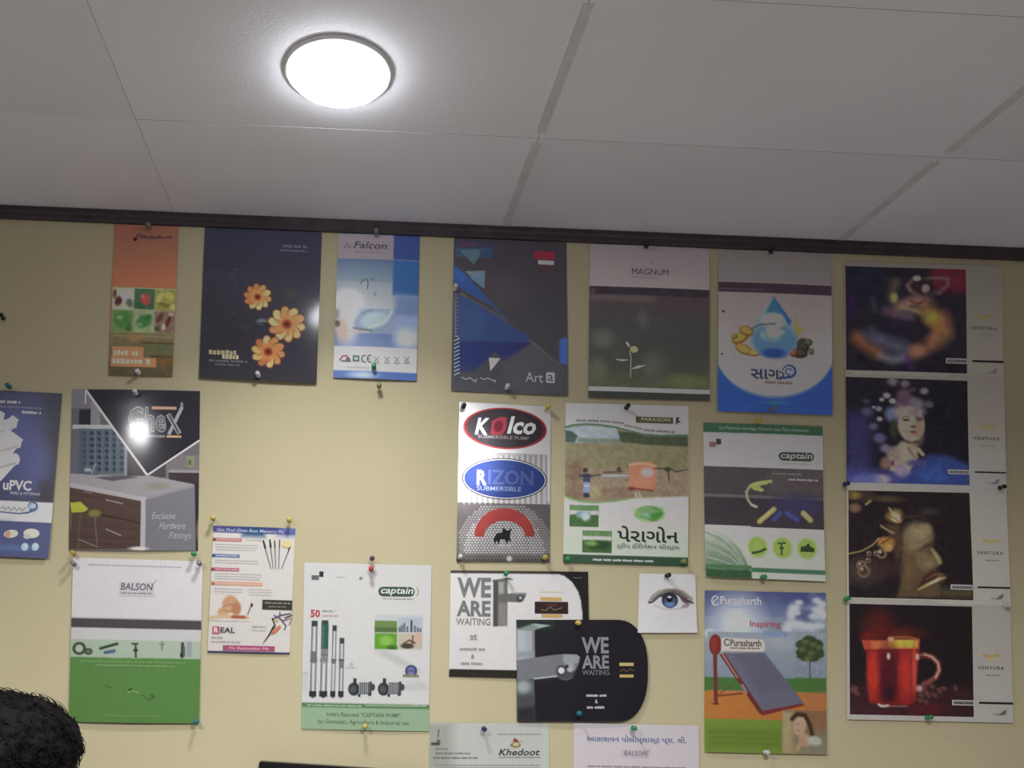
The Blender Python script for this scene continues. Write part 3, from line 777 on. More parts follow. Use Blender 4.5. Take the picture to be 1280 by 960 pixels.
def pic_gold_face(g):
    g.C[:] = (36, 31, 33)
    # a face in profile leaning to the lower right, lit from above
    g.poly([(400, 800), (430, 700), (450, 600), (430, 500), (430, 400), (470, 325), (540, 292), (600, 305), (638, 350), (648, 410), (632, 452), (660, 490), (700, 540), (706, 566), (680, 586), (648, 596), (672, 622), (720, 640), (742, 662), (716, 690), (690, 704), (700, 740), (690, 800)], (74, 62, 46), 22)
    g.ell(545, 370, 84, 72, (116, 106, 78), 1.1).ell(520, 430, 70, 60, (104, 90, 66), 1.1).ell(600, 330, 36, 34, (110, 102, 72), 1).line([(560, 480), (610, 440), (645, 425)], 22, (56, 48, 38), 24, .9).line([(575, 462), (625, 440)], 5, (34, 26, 24), 6)
    g.line([(640, 470), (680, 530), (690, 556)], [20, 34, 24], (134, 120, 80), 20, .9).ell(610, 560, 56, 46, (104, 92, 66), 1.1).ell(480, 620, 50, 100, (88, 70, 50), 1.1).ell(570, 540, 40, 60, (92, 80, 56), 1.1)
    g.poly([(540, 730), (580, 660), (640, 612), (700, 630), (660, 668), (600, 700)], (60, 38, 34), 14).line([(545, 748), (620, 706), (690, 672), (732, 662)], [6, 22, 20, 5], (140, 124, 80), 9).line([(630, 704), (680, 678)], 11, (196, 182, 146), 8).line([(600, 676), (660, 640), (715, 642)], [6, 14, 6], (96, 70, 52), 10)
    g.ell(385, 240, 52, 40, (112, 98, 62), .9, -20).ell(400, 262, 34, 24, (176, 164, 122), .9, 20).line([(330, 240), (380, 255), (430, 290)], 9, (104, 68, 36), 9).line([(350, 190), (370, 220), (420, 240)], 10, (136, 124, 86), 9).ell(440, 260, 14, 16, (84, 46, 34), .9).poly([(330, 300), (420, 300), (450, 420), (430, 520), (400, 560), (370, 440)], (62, 50, 40), 26)
    g.ell(620, 215, 60, 26, (48, 42, 44), 1).line([(450, 250), (560, 240), (640, 300)], 14, (52, 44, 40), 16)
    g.line([(295, 310), (350, 345), (380, 360)], 14, (112, 98, 70), 10).ell(330, 425, 60, 40, (130, 92, 48), .5).ell(345, 460, 30, 26, (160, 112, 60), .6).line([(80, 500), (170, 480), (240, 440), (280, 395)], 9, (120, 108, 70), 6).line([(300, 430), (350, 400)], 8, (60, 44, 28), 6)
    for x, y, r in ((300, 500, 34), (215, 498, 18), (262, 498, 18), (165, 580, 34), (210, 545, 18), (180, 620, 44)):
        g.ell(x, y, r, r, (104, 92, 72), .3).ell(x, y, r * .62, r * .62, (46, 36, 34), .4).ell(x - r * .3, y - r * .35, r * .25, r * .25, (170, 160, 130), .8)
    g.ell(180, 620, 120, 90, (74, 62, 52), 1, 0, .5).ell(340, 600, 90, 60, (58, 38, 38), 1, 0, .6).ell(120, 105, 40, 26, (122, 110, 44), .8).ell(95, 100, 16, 30, (90, 72, 36), .8).line([(195, 165), (225, 140)], 14, (126, 118, 62), 8).ell(170, 110, 70, 40, (64, 54, 44), 1, 0, .6).ell(120, 190, 40, 30, (92, 70, 56), .8).ell(340, 130, 100, 20, (60, 56, 42), 1).rect(700, 740, 920, 800, (66, 62, 46), 50).noise(.2, 24, 53)

def pic_red_mug(g):
    g.C[:] = (34, 29, 31)
    g.rect(60, 640, 930, 850, (52, 32, 36), 60).poly([(480, 760), (660, 750), (740, 800), (640, 850), (480, 850)], (72, 30, 34), 40).poly([(90, 770), (400, 770), (420, 850), (90, 850)], (58, 34, 40), 40)
    g.ell(280, 250, 90, 110, (80, 30, 29), 1.4).ell(265, 190, 60, 30, (66, 32, 28), 1.4).ell(450, 280, 120, 40, (76, 33, 28), 1.4).ell(205, 305, 46, 34, (96, 30, 28), 1.3)
    g.poly([(190, 385), (555, 385), (530, 745), (470, 772), (300, 775), (215, 745)], (118, 32, 32), 16)
    g.poly([(165, 325), (558, 325), (552, 385), (180, 388)], (150, 62, 44), 8).poly([(225, 335), (550, 325), (545, 380), (230, 384)], (176, 92, 56), 14)
    g.poly([(345, 325), (480, 322), (540, 330), (535, 380), (345, 382)], (190, 146, 52), 16).line([(350, 306), (480, 306), (550, 322)], 12, (150, 80, 48), 14).ell(360, 320, 22, 14, (204, 160, 110), .8)
    g.line([(190, 395), (370, 400), (550, 392)], 12, (112, 30, 30), 10).ell(350, 560, 74, 200, (70, 28, 34), .9).ell(240, 560, 40, 150, (160, 44, 34), .9).ell(460, 560, 46, 150, (156, 42, 38), .9).ell(520, 520, 14, 160, (170, 60, 50), .9).ell(345, 435, 12, 22, (178, 150, 140), .7).ell(345, 690, 40, 50, (48, 26, 34), .9)
    a = [(545, 440), (590, 425), (640, 440), (680, 480), (690, 530), (665, 580), (620, 610), (585, 625)]
    g.line(a, 34, (112, 60, 52), 12).line(a[1:6], 12, (170, 128, 118), 9).line([(555, 445), (600, 440)], 16, (90, 34, 34), 8).ell(540, 440, 12, 22, (196, 140, 130), .8)
    for x, y in ((105, 665), (130, 685), (120, 650), (560, 660), (600, 680), (640, 640), (620, 700), (570, 700), (590, 640), (690, 670), (660, 700), (720, 655), (800, 650), (560, 735), (600, 745)):
        g.ell(x, y, 20, 13, (96, 62, 58), .9, x % 90).ell(x, y, 13, 3, (56, 32, 32), .8, x % 90)
    g.line([(280, 765), (300, 775), (345, 772)], 16, (176, 158, 150), 9).line([(345, 775), (470, 778)], 8, (112, 92, 96), 8).ell(555, 655, 22, 22, (160, 120, 112), .9).noise(.14, 20, 61)

ventura('topmost of the four stacked picture sheets, showing a swirling colourful dancer', [(857.9, 2390.2), (1147.4, 2393.6), (1146.9, 2189.1), (857.8, 2188)],
        [(55, 40), (1128, 71), (1138, 839), (60, 806)], (92, 112), (62, 82, 880, 790), .0008, (998, 418), (738, 700, 1135, 736), pic_dancer)
ventura('second of the four stacked picture sheets, showing a woman wearing flowers', [(857.8, 2193.7), (1147, 2193.4), (1147.8, 1988.7), (857.6, 1988)],
        [(60, 22), (1138, 60), (1155, 839), (65, 812)], (108, 126), (67, 75, 896, 788), .0014, (1020, 405), (755, 694, 1150, 726), pic_flowers_woman)
ventura('third of the four stacked picture sheets, showing a golden face with jewellery', [(857.7, 1993.6), (1146.5, 1995.8), (1151.6, 1786.7), (857.5, 1787.7)],
        [(65, 27), (1150, 49), (1182, 855), (70, 828)], (124, 142), (77, 76, 910, 805), .0020, (1040, 418), (766, 712, 1174, 746), pic_gold_face)
ventura('lowest of the four stacked picture sheets, showing a red glass mug', [(856.1, 1793.2), (1151.1, 1792.3), (1151.5, 1582.4), (854.5, 1584.5)],
        [(62, 42), (1180, 70), (1195, 890), (65, 865)], (138, 150), (84, 87, 920, 838), .0026, (1045, 438), (778, 734, 1192, 770), pic_red_mug)

# ---- 11 left blue poster cut by the frame
p = Sheet('dark blue poster with white pipes and a white band, at the left edge', [(-697.1, 2112.5), (-492.5, 2109.7), (-503.3, 1830.9), (-703.3, 1835.2)],
          [(-312, 60), (312, 88), (248, 915), (-368, 888)], (172, 192), SATIN, paper=(56, 60, 84), lift=.006)
c = p.front
c.vgrad(50, 640, (54, 56, 66), (58, 60, 84)).ell(80, 330, 130, 230, (66, 72, 112), 1).rect(240, 50, 340, 640, (50, 52, 62), 60).ell(180, 460, 70, 120, (70, 74, 116), 1.2).rect(200, 540, 300, 640, (52, 48, 58), 50)
c.rect(-400, 626, 320, 726, (192, 190, 186), 3).rect(-400, 728, 320, 940, (68, 72, 112), 3).rect(-400, 840, 180, 868, (74, 92, 140), 16).rect(-400, 720, 60, 820, (60, 78, 108), 60, .6)
for P_ in ([(-200, 540), (-60, 560), (10, 530), (105, 425), (68, 392), (120, 325), (58, 280), (98, 225), (66, 200), (20, 250), (26, 190), (5, 178), (-60, 240), (-220, 300)],):
    p.poly('pipes_picture', P_, (176, 170, 166))
for i, (a, b) in enumerate((((-160, 330), (78, 235)), ((-190, 420), (100, 335)), ((-200, 500), (92, 420)))):
    p.line('pipes_picture', [a, b], 58, (186, 184, 182)); p.line('pipes_picture', [(a[0], a[1] + 20), (b[0], b[1] + 20)], 10, (142, 138, 138)); p.ell('pipes_picture', b[0] - 6, b[1], 16, 26, (166, 164, 164), rot=-20)
p.line('pipes_picture', [(-30, 230), (10, 190)], 26, (168, 168, 176)); p.line('pipes_picture', [(20, 270), (78, 215)], 40, (176, 178, 184))
p.text('lettering', 'uPVC', 20, 528, 162, 580, (196, 196, 198), .06); p.text('lettering', 'PIPES & FITTINGS', 56, 588, 204, 602, (156, 156, 164), .02)
p.words('lettering', -180, 130, 108, 18, (150, 152, 158), 4); p.words('lettering', -180, 158, 214, 12, (98, 100, 112), 6); p.words('lettering', 112, 188, 214, 18, (150, 152, 164), 8)
p.arc('wave_logo', 168, 658, 22, 20, -200, 130, [4 + i * .45 for i in range(21)], (52, 92, 132)); p.arc('wave_logo', 165, 660, 10, 9, 0, 280, 5, (96, 152, 180))
p.line('wave_logo', [(182, 672), (150, 688), (100, 694), (0, 684), (-120, 690)], [10, 8, 6, 5, 3], (64, 84, 122))
p.line('wave_logo', [(10, 672), (22, 656), (30, 676), (48, 660), (60, 680), (78, 662), (90, 680), (104, 664), (118, 680), (132, 664)], 5, (104, 100, 106))
p.ell('fittings_picture', 62, 794, 36, 20, (176, 178, 160), rot=-8); p.ell('fittings_picture', 46, 796, 14, 18, (172, 132, 110)); p.ell('fittings_picture', 164, 792, 40, 24, (180, 182, 168)); p.ell('fittings_picture', 142, 808, 18, 12, (160, 164, 156))
for x in (132, 184):
    p.ell('fittings_picture', x, 858, 18, 20, (150, 176, 196)); p.ell('fittings_picture', x + 5, 852, 7, 8, (214, 226, 232))

# ---- 12 kitchen poster
p = Sheet('glossy kitchen poster with a black triangle at its top', [(-476.3, 2117.5), (-263.4, 2121.5), (-259.5, 1849.9), (-472.6, 1845.5)],
          [(45, 50), (728, 52), (715, 912), (25, 910)], (192, 204), GLOSS, paper=(110, 106, 108), res=4.2, lift=.0, bow=.0045, bowv=.0001, wave=.00005, base=.0012)
c = p.front
c.vgrad(50, 250, (112, 112, 118), (98, 98, 104)).rect(30, 150, 340, 240, (88, 88, 94), 6).rect(82, 158, 145, 240, (42, 44, 50), 4).rect(145, 90, 196, 262, (124, 120, 122), 4).rect(48, 240, 330, 262, (158, 158, 162), 3)
c.rect(30, 262, 82, 500, (92, 92, 102), 8).rect(82, 262, 330, 500, (78, 92, 102), 4)
for i in range(6):
    for j in range(7):
        c.ell(110 + i * 40, 285 + j * 32, 12, 9, (46 + 6 * ((i + j) % 3), 58, 68), .5, 20 * i)
        c.rect(126 + i * 40, 264, 128 + i * 40, 500, (102, 116, 126), 2, .5)
c.rect(82, 262, 128, 500, (70, 84, 96), 24, .6).rect(324, 360, 338, 510, (130, 134, 142), 3).rect(340, 340, 560, 520, (72, 66, 66), 6).rect(560, 400, 740, 475, (112, 104, 106), 8).rect(640, 330, 740, 400, (98, 92, 98), 14)
c.rect(560, 478, 740, 492, (140, 134, 140), 2).rect(560, 492, 740, 560, (62, 54, 58), 3).rect(545, 440, 558, 540, (112, 106, 112), 3)
c.rect(656, 402, 694, 462, (122, 128, 96), 5).rect(664, 425, 680, 450, (80, 90, 60), 6).ell(130, 480, 22, 10, (150, 150, 154), .6).line([(110, 505), (180, 505)], 6, (60, 58, 60), 4).line([(150, 500), (165, 455), (172, 450)], 5, (150, 155, 160), 4)
c.poly([(35, 500), (330, 515), (460, 510), (700, 555), (600, 600), (430, 635), (35, 552)], (142, 138, 142), 4).poly([(160, 520), (330, 510), (400, 520), (260, 540)], (84, 80, 86), 4).poly([(430, 630), (600, 580), (700, 560), (712, 600), (430, 660)], (138, 130, 138), 6)
c.poly([(30, 545), (430, 625), (430, 650), (30, 580)], (160, 156, 158), 3)
c.poly([(28, 572), (412, 646), (408, 905), (28, 905)], (82, 66, 60), 4).noise(.0, 10, 1)
for k_, (a, b) in enumerate(((600, 680), (700, 740), (770, 800), (830, 850), (860, 890))):
    c.line([(30, a), (410, b)], 3, (64, 52, 48), 3, .8); c.line([(30, a + 22), (410, b + 18)], 3, (96, 78, 70), 4, .6)
c.line([(30, 690), (410, 762)], 5, (52, 42, 40), 3).line([(225, 640), (315, 660)], 6, (150, 138, 130), 3).line([(225, 795), (305, 830)], 6, (146, 134, 128), 3).line([(110, 596), (150, 604)], 5, (130, 118, 112), 3)
c.rect(410, 625, 436, 915, (166, 162, 168), 3).poly([(436, 640), (700, 566), (706, 915), (436, 915)], (112, 112, 118), 3).poly([(698, 560), (730, 545), (730, 915), (704, 915)], (52, 46, 50), 5).ell(722, 800, 14, 60, (120, 108, 100), .8)
c.poly([(34, 655), (90, 650), (132, 688), (110, 705), (40, 708)], (164, 166, 62), 4).ell(165, 712, 34, 20, (120, 114, 66), .6).ell(400, 900, 50, 10, (196, 190, 186), .8)
c.line([(90, 710), (78, 850), (80, 900)], 7, (96, 84, 72), 3).line([(165, 720), (178, 880)], 6, (104, 96, 84), 3).line([(78, 850), (178, 890)], 5, (130, 124, 116), 3).line([(40, 710), (36, 800)], 5, (110, 104, 80), 3)
c.ell(500, 565, 60, 20, (128, 130, 118), .8)
p.poly('black_triangle', [(122, 52), (726, 54), (724, 316), (446, 512)], (44, 43, 50))
p.line('white_outline', [(120, 56), (446, 508)], 13, (205, 205, 205)); p.line('white_outline', [(446, 508), (724, 318)], 10, (205, 205, 203)); p.line('white_outline', [(118, 52), (116, 128)], 8, (190, 190, 192))
p.text('title_lettering', 'Ghe', 344, 140, 548, 280, (128, 128, 130), .05); p.text('title_lettering', 'Ghe', 350, 148, 542, 272, (66, 66, 72), -.015)
p.line('title_lettering', [(556, 180), (618, 284)], 26, (128, 128, 130)); p.line('title_lettering', [(560, 290), (632, 140)], 18, (140, 140, 142)); p.line('title_lettering', [(562, 184), (612, 280)], 8, (60, 60, 66)); p.ell('title_lettering', 630, 128, 8, 14, (120, 120, 122))
p.rect('title_bar+', 470, 140, 602, 156, (176, 134, 108)); p.rect('title_bar+', 350, 294, 540, 305, (150, 150, 154)); p.rect('title_bar+', 548, 294, 628, 306, (186, 142, 104)); p.words('title_text', 352, 300, 538, 9, (66, 66, 72), 3)
p.text('script_lettering', 'Exclusive', 470, 706, 596, 742, (176, 176, 182), -.01, .35); p.text('script_lettering', 'Hardware', 510, 758, 648, 796, (176, 176, 182), -.01, .35); p.text('script_lettering', 'Fittings', 560, 812, 680, 858, (172, 172, 178), -.01, .35)

# ---- 13 white and green pipe fittings poster
p = Sheet('white poster with a dark band above a plain green lower half', [(-464.5, 1834), (-251.1, 1832.5), (-248.8, 1562.8), (-461, 1562.6)],
          [(70, 50), (745, 70), (728, 925), (50, 915)], (206, 200), SATIN, paper=(204, 202, 202), res=7, lift=.004, bow=.002)
c = p.front
c.rect(40, 375, 750, 428, (72, 68, 72), 4).rect(40, 430, 750, 490, (192, 192, 190), 4).rect(40, 488, 750, 582, (162, 180, 158), 6).rect(40, 582, 750, 960, (88, 136, 66), 4)
c.ell(300, 540, 50, 34, (190, 200, 188), 1).ell(400, 540, 40, 34, (196, 204, 194), 1)
g = p.patch('fittings_picture', (60, 488, 732, 580), 3.5, (164, 182, 160))
g.rect(60, 488, 240, 582, (160, 182, 156), 30).ell(104, 530, 36, 34, (66, 76, 66), .12).ell(104, 530, 20, 20, (168, 186, 164), .2).ell(152, 546, 22, 18, (70, 80, 68), .2).ell(152, 546, 10, 8, (108, 118, 104), .3)
g.line([(215, 530), (302, 506)], 15, (52, 72, 56), 3).line([(240, 552), (286, 544)], 18, (72, 104, 134), 3).line([(380, 506), (410, 506)], 9, (60, 72, 62), 3).line([(398, 506), (400, 575)], 11, (62, 76, 62), 3).ell(398, 540, 12, 10, (50, 62, 54), .3)
g.line([(522, 508), (548, 508)], 6, (104, 126, 110), 3).line([(536, 496), (536, 540)], 8, (104, 128, 112), 3).line([(642, 505), (640, 575)], 15, (58, 66, 60), 3).ell(640, 566, 12, 12, (44, 50, 46), .3).rect(664, 496, 690, 575, (150, 154, 158), 4).rect(645, 520, 656, 575, (90, 100, 96), 3)
p.words('header_text', 150, 95, 645, 8, (160, 160, 164), 5)
p.rect('logo_plate', 312, 180, 496, 256, (192, 188, 190)); p.text('logo_plate', 'BALSON', 320, 186, 488, 224, (84, 82, 100), .02, .12); p.words('logo_plate', 322, 240, 488, 12, (128, 124, 132), 3); p.line('logo_plate', [(490, 190), (506, 168)], 4, (140, 136, 144))
p.words('green_text', 112, 602, 656, 12, (118, 160, 96), 9); p.words('green_text', 190, 622, 606, 10, (132, 172, 112), 7); p.words('green_text', 242, 884, 522, 11, (112, 156, 90), 8)
p.line('leaf_drawing+', [(355, 765), (380, 752), (420, 766)], 6, (136, 170, 100)); p.line('leaf_drawing+', [(362, 748), (384, 742)], 8, (56, 86, 46)); p.line('leaf_drawing+', [(430, 770), (470, 800), (500, 782)], 5, (66, 108, 56)); p.ell('leaf_drawing+', 485, 775, 14, 10, (72, 116, 60)); p.line('leaf_drawing+', [(240, 720), (280, 740)], 6, (76, 120, 62))

# ---- 14 paint brush sheet
p = Sheet('small white sheet with coloured headings and paint brushes', [(-234.9, 1893.3), (-97.6, 1891.6), (-102.6, 1680), (-238.7, 1680.7)],
          [(88, 88), (620, 108), (582, 922), (50, 910)], (214, 214), SATIN, paper=(212, 208, 200), res=7)
c = p.front
c.rect(40, 80, 640, 140, (62, 64, 132), 4).rect(280, 60, 420, 160, (34, 72, 120), 40).rect(520, 80, 640, 150, (92, 108, 178), 60).rect(40, 905, 640, 940, (70, 60, 108), 4)
p.rect('heading_bar+', 84, 170, 272, 192, (196, 116, 112)); p.rect('heading_bar+', 80, 275, 260, 297, (88, 128, 176)); p.rect('heading_bar+', 74, 364, 256, 386, (184, 96, 112)); p.rect('heading_bar+', 74, 456, 406, 480, (214, 158, 128))
for x, y, cc in ((94, 181, (120, 50, 56)), (90, 286, (60, 60, 110)), (84, 375, (120, 54, 70)), (86, 468, (140, 90, 80))):
    p.rect('bar_text', x - 8, y - 8, x + 8, y + 8, cc)
for x0, y, x1, sd in ((110, 181, 262, 1), (108, 286, 250, 2), (104, 375, 246, 3), (104, 468, 396, 4)):
    p.words('bar_text', x0, y, x1, 9, (226, 190, 184), sd)
for i, (y0, xe) in enumerate(((215, 380), (232, 380), (248, 360), (318, 380), (334, 380), (405, 400), (422, 400), (438, 390), (502, 280), (520, 280), (538, 250), (560, 150))):
    p.words('small_text', 104 - i, y0, xe, 7, (178, 176, 174), i)
p.words('small_text', 300, 184, 400, 7, (180, 178, 176), 44)
for y in (505, 522, 540):
    p.words('small_text', 320, y, 470, 7, (186, 184, 180), y)
p.text('header_lettering', 'Get Find Gives Best Memory Pic', 112, 112, 548, 140, (176, 190, 226), .02, .2)
for i, (x, y, xb, yb) in enumerate(((412, 190, 462, 372), (455, 185, 476, 372), (486, 190, 492, 372), (518, 185, 512, 372), (592, 210, 530, 372))):
    p.line('brushes_picture', [(x, y), (xb, yb)], [9, 5], (126, 126, 132)); dx = (xb - x) / (yb - y)
    p.line('brushes_picture', [(x, y - 5), (x + dx * 50, y + 48)], [9, 14] if i in (0, 1) else [5, 8], (48, 44, 52) if i != 3 else (92, 92, 70))
p.ell('brushes_picture', 565, 212, 34, 22, (222, 206, 140))
g = p.patch('craft_picture', (56, 540, 330, 708), 4, (214, 210, 202))
g.ell(200, 600, 52, 56, (198, 150, 110), .3).ell(160, 645, 44, 30, (206, 158, 116), .4, -20).ell(240, 630, 30, 44, (184, 128, 86), .5).line([(65, 690), (150, 678), (310, 688)], 24, (206, 178, 140), 8).line([(215, 682), (290, 684)], 20, (176, 96, 66), 6).line([(150, 618), (200, 600), (235, 612)], 5, (160, 110, 74), 6).line([(150, 640), (220, 650)], 4, (160, 108, 70), 6).line([(312, 668), (330, 620), (345, 598)], 6, (70, 66, 70), 4)
p.ell('craft_picture_tip', 338, 606, 8, 12, (60, 56, 60))
p.rect('black_label', 406, 574, 600, 636, (58, 56, 50)); p.words('black_label', 422, 594, 590, 12, (150, 148, 134), 3); p.words('black_label', 446, 618, 568, 10, (140, 138, 126), 5)
for pts, wd, cc in (([(412, 852), (450, 800), (480, 740)], [3, 10, 8], (66, 60, 66)), ([(470, 700), (520, 672), (590, 660)], 7, (76, 70, 104)), ([(520, 650), (520, 690), (560, 740), (548, 765)], 8, (90, 84, 120)), ([(480, 670), (540, 706), (596, 690), (580, 735)], 7, (100, 96, 110)), ([(470, 690), (490, 740), (460, 780)], 9, (60, 56, 66)), ([(548, 690), (600, 670)], 8, (84, 74, 70))):
    p.line('crossed_brushes_picture', pts, wd, cc)
p.poly('crossed_brushes_picture', [(462, 800), (470, 770), (520, 735), (528, 748), (500, 780)], (204, 122, 84)); p.ell('crossed_brushes_picture', 500, 706, 12, 8, (206, 180, 90))
p.rect('logo_square', 84, 744, 130, 790, (190, 84, 92)); p.text('logo_lettering', 'R', 94, 750, 122, 784, (228, 222, 220), .03); p.text('logo_lettering', 'EAL', 136, 750, 230, 784, (74, 68, 84), .02)
p.words('logo', 76, 815, 150, 9, (150, 150, 160), 3); p.words('logo', 76, 843, 264, 9, (150, 150, 160), 4); p.words('logo', 340, 745, 440, 12, (170, 168, 172), 5); p.words('logo', 345, 768, 430, 8, (176, 174, 176), 6)
p.rect('slogan_bar', 152, 868, 488, 900, (176, 74, 112)); p.text('slogan_bar', 'Me Remember Me', 190, 876, 450, 894, (222, 190, 206), .0, .2)

# ---- 15 pump poster
p = Sheet('white poster with upright silver pumps and a pale green foot band', [(-81.3, 1834.4), (133.8, 1834.4), (133.1, 1554.5), (-80.3, 1555.8)],
          [(65, 55), (728, 70), (712, 935), (48, 922)], (214, 208), SATIN, paper=(212, 213, 210), res=7)
c = p.front
c.rect(40, 790, 740, 818, (92, 138, 86), 3).rect(40, 816, 740, 950, (150, 182, 146), 3).rect(40, 640, 250, 740, (204, 206, 200), 30).ell(540, 560, 120, 20, (192, 194, 190), 1, 25)
c.line([(50, 630), (90, 636), (180, 650), (260, 650)], 6, (168, 170, 168), 6).line([(560, 712), (640, 706), (712, 716)], 4, (150, 150, 150), 4).ell(640, 700, 70, 26, (198, 200, 198), .8)
g = p.patch('pumps_picture', (84, 352, 282, 764), 3.2, (212, 213, 210))
def pump(xt, xb, yt, w, band=None):
    for dx, cc in ((-w * .32, (112, 114, 118)), (-w * .1, (196, 198, 200)), (w * .12, (214, 214, 214)), (w * .34, (126, 128, 132))):
        g.line([(xt + dx, yt + 10), (xb + dx, 745)], w * .27, cc, 2)
    g.rect(xt - w * .45, yt, xt + w * .45, yt + 30, (62, 70, 70), 3).rect(xb - w * .55, 726, xb + w * .55, 756, (52, 54, 58), 3).rect(xb - w * .2, 756, xb + w * .2, 762, (50, 52, 56), 3)
    m_ = (xt + xb) / 2
    g.rect(m_ - w * .55, 560, m_ + w * .55, 572, (88, 90, 96), 3).rect(m_ - w * .5, 575, m_ + w * .5, 582, (150, 150, 154), 3)
pump(118, 108, 360, 34); pump(172, 162, 358, 38); pump(222, 212, 384, 24); pump(260, 254, 450, 26)
g.rect(152, 378, 190, 508, (54, 96, 88), 3).rect(160, 384, 164, 500, (110, 140, 134), 3).rect(150, 508, 188, 570, (138, 134, 138), 3).rect(150, 535, 188, 540, (96, 92, 98), 3).rect(96, 520, 130, 578, (112, 116, 118), 3).rect(206, 564, 226, 584, (110, 112, 114), 3).rect(244, 570, 270, 608, (118, 120, 124), 3)
def motor(nm, x):
    g2 = p.patch(nm, (x - 78, 645, x + 72, 765), 3.2, (211, 212, 209))
    g2.ell(x - 40, 716, 30, 34, (54, 60, 62), .15).ell(x - 44, 716, 16, 18, (84, 92, 92), .3).rect(x - 44, 660, x - 26, 690, (60, 66, 68), 3).rect(x - 14, 682, x + 46, 742, (70, 74, 80), 4)
    for i in range(6):
        g2.rect(x - 12 + i * 10, 686, x - 8 + i * 10, 738, (190, 192, 196), 3)
    g2.rect(x + 40, 676, x + 52, 748, (58, 62, 66), 3).ell(x + 58, 706, 12, 18, (70, 74, 76), .3).rect(x - 20, 742, x - 6, 756, (56, 60, 62), 3).rect(x + 34, 742, x + 46, 752, (56, 60, 62), 3)
motor('motor_picture', 362); motor('motor_picture', 516)
g = p.patch('four_pictures', (428, 330, 682, 512), 3.4, (200, 204, 200))
g.rect(432, 335, 682, 360, (196, 202, 204), 8).rect(430, 360, 546, 420, (112, 142, 74), 3).rect(430, 395, 546, 420, (84, 112, 60), 12).rect(552, 345, 680, 420, (176, 190, 198), 3).rect(430, 426, 546, 508, (96, 166, 44), 3).ell(490, 465, 34, 26, (140, 196, 80), .8).ell(520, 500, 30, 12, (60, 120, 36), .8)
for x, h in ((560, 26), (572, 38), (585, 48), (600, 30), (622, 62), (640, 34), (655, 24), (668, 20)):
    g.rect(x - 5, 420 - h, x + 5, 420, (96, 108, 120) if x != 622 else (56, 70, 80), 3)
g.rect(552, 426, 680, 508, (196, 186, 166), 3).ell(652, 455, 24, 34, (208, 178, 150), .5, 10).ell(600, 492, 34, 14, (70, 66, 56), .5).line([(580, 480), (610, 462), (640, 476)], 9, (90, 80, 66), 5).line([(630, 440), (622, 500)], 7, (96, 70, 60), 5)
p.poly('brand_badge', [(448, 205), (456, 188), (474, 182), (620, 184), (636, 196), (640, 210), (632, 228), (616, 234), (470, 232), (454, 224)], (58, 84, 66)); p.text('brand_badge', 'captain', 462, 186, 632, 230, (226, 230, 226), .02, .2); p.arc('brand_badge', 636, 208, 22, 26, -60, 60, 6, (176, 178, 130)); p.words('brand_badge', 470, 246, 640, 10, (160, 164, 160), 3)
p.rect('corner_emblem+', 142, 102, 164, 130, (52, 52, 54)); p.rect('corner_emblem+', 102, 122, 140, 146, (104, 102, 106)); p.words('corner_text', 232, 132, 280, 8, (178, 180, 178), 3); p.ell('corner_emblem+', 358, 138, 9, 9, (140, 142, 144), 12)
p.text('fifty_mark', '50', 97, 302, 146, 342, (192, 70, 70), .03); p.words('fifty_mark', 158, 310, 218, 10, (150, 140, 140), 3); p.words('fifty_mark', 158, 334, 240, 10, (206, 150, 146), 4)
p.ell('round_seal', 620, 622, 32, 32, (74, 76, 128)); p.ell('round_seal', 620, 622, 20, 20, (118, 122, 164)); p.words('round_seal', 598, 622, 642, 10, (70, 72, 120), 5); p.rect('round_seal', 576, 640, 662, 654, (166, 160, 122)); p.words('round_seal', 580, 647, 658, 9, (84, 92, 70), 3)
p.words('small_text', 280, 604, 340, 9, (180, 182, 180), 3); p.ell('small_text', 308, 585, 9, 7, (186, 190, 188), 12)
p.words('foot_text', 80, 802, 360, 12, (168, 196, 156), 3); p.rect('foot_text', 380, 798, 620, 808, (140, 172, 130)); p.words('foot_text', 622, 804, 700, 10, (190, 208, 180), 5)
p.text('foot_lettering', "India's Reputed \"CAPTAIN PUMP\"", 180, 838, 566, 864, (96, 126, 98), .005); p.text('foot_lettering', 'for Domestic, Agriculture & Industrial use', 134, 876, 608, 902, (100, 128, 102), .005)

# ---- 16 foil poster with oval badges
p = Sheet('silver foil poster with a black oval and a blue oval badge', [(177.1, 2116.8), (335.5, 2113.2), (335.5, 1844.2), (175.7, 1841.9)],
          [(62, 55), (560, 82), (552, 930), (45, 925)], (190, 200), FOIL, paper=(190, 190, 190), bow=.0015, res=4.5)
c = p.front
c.vgrad(50, 340, (196, 194, 192), (200, 198, 196)).vgrad(340, 612, (150, 148, 148), (176, 174, 172)).vgrad(612, 940, (96, 90, 92), (112, 108, 108))
for i in range(34):
    x = 70 + i * 14.6
    c.line([(x, 350 + 6 * math.sin(i)), (x + 2, 610)], 5, (206, 206, 204) if i % 2 else (108, 106, 108), 4, .8)
for j in range(21):
    for i in range(30):
        x = 66 + i * 16.6 + (8 if j % 2 else 0); y = 626 + j * 14
        d = math.hypot((x - 305) / 230., (y - 880) / 250.)
        if d < 1.15:
            c.ell(x, y, 5.5, 5, (232, 232, 230) if d < .95 else (160, 156, 156), .6, 0, .95)
c.rect(45, 885, 560, 935, (84, 80, 76), 20, .7).ell(335, 910, 14, 14, (220, 220, 216), .8)
c.rect(540, 100, 565, 600, (206, 206, 202), 10, .7)
p.ell('black_oval_badge', 313, 200, 230, 114, (150, 54, 54), 48); p.ell('black_oval_badge', 313, 200, 222, 106, (104, 40, 44), 48); p.ell('black_oval_badge', 312, 199, 208, 106, (52, 48, 52), 48)
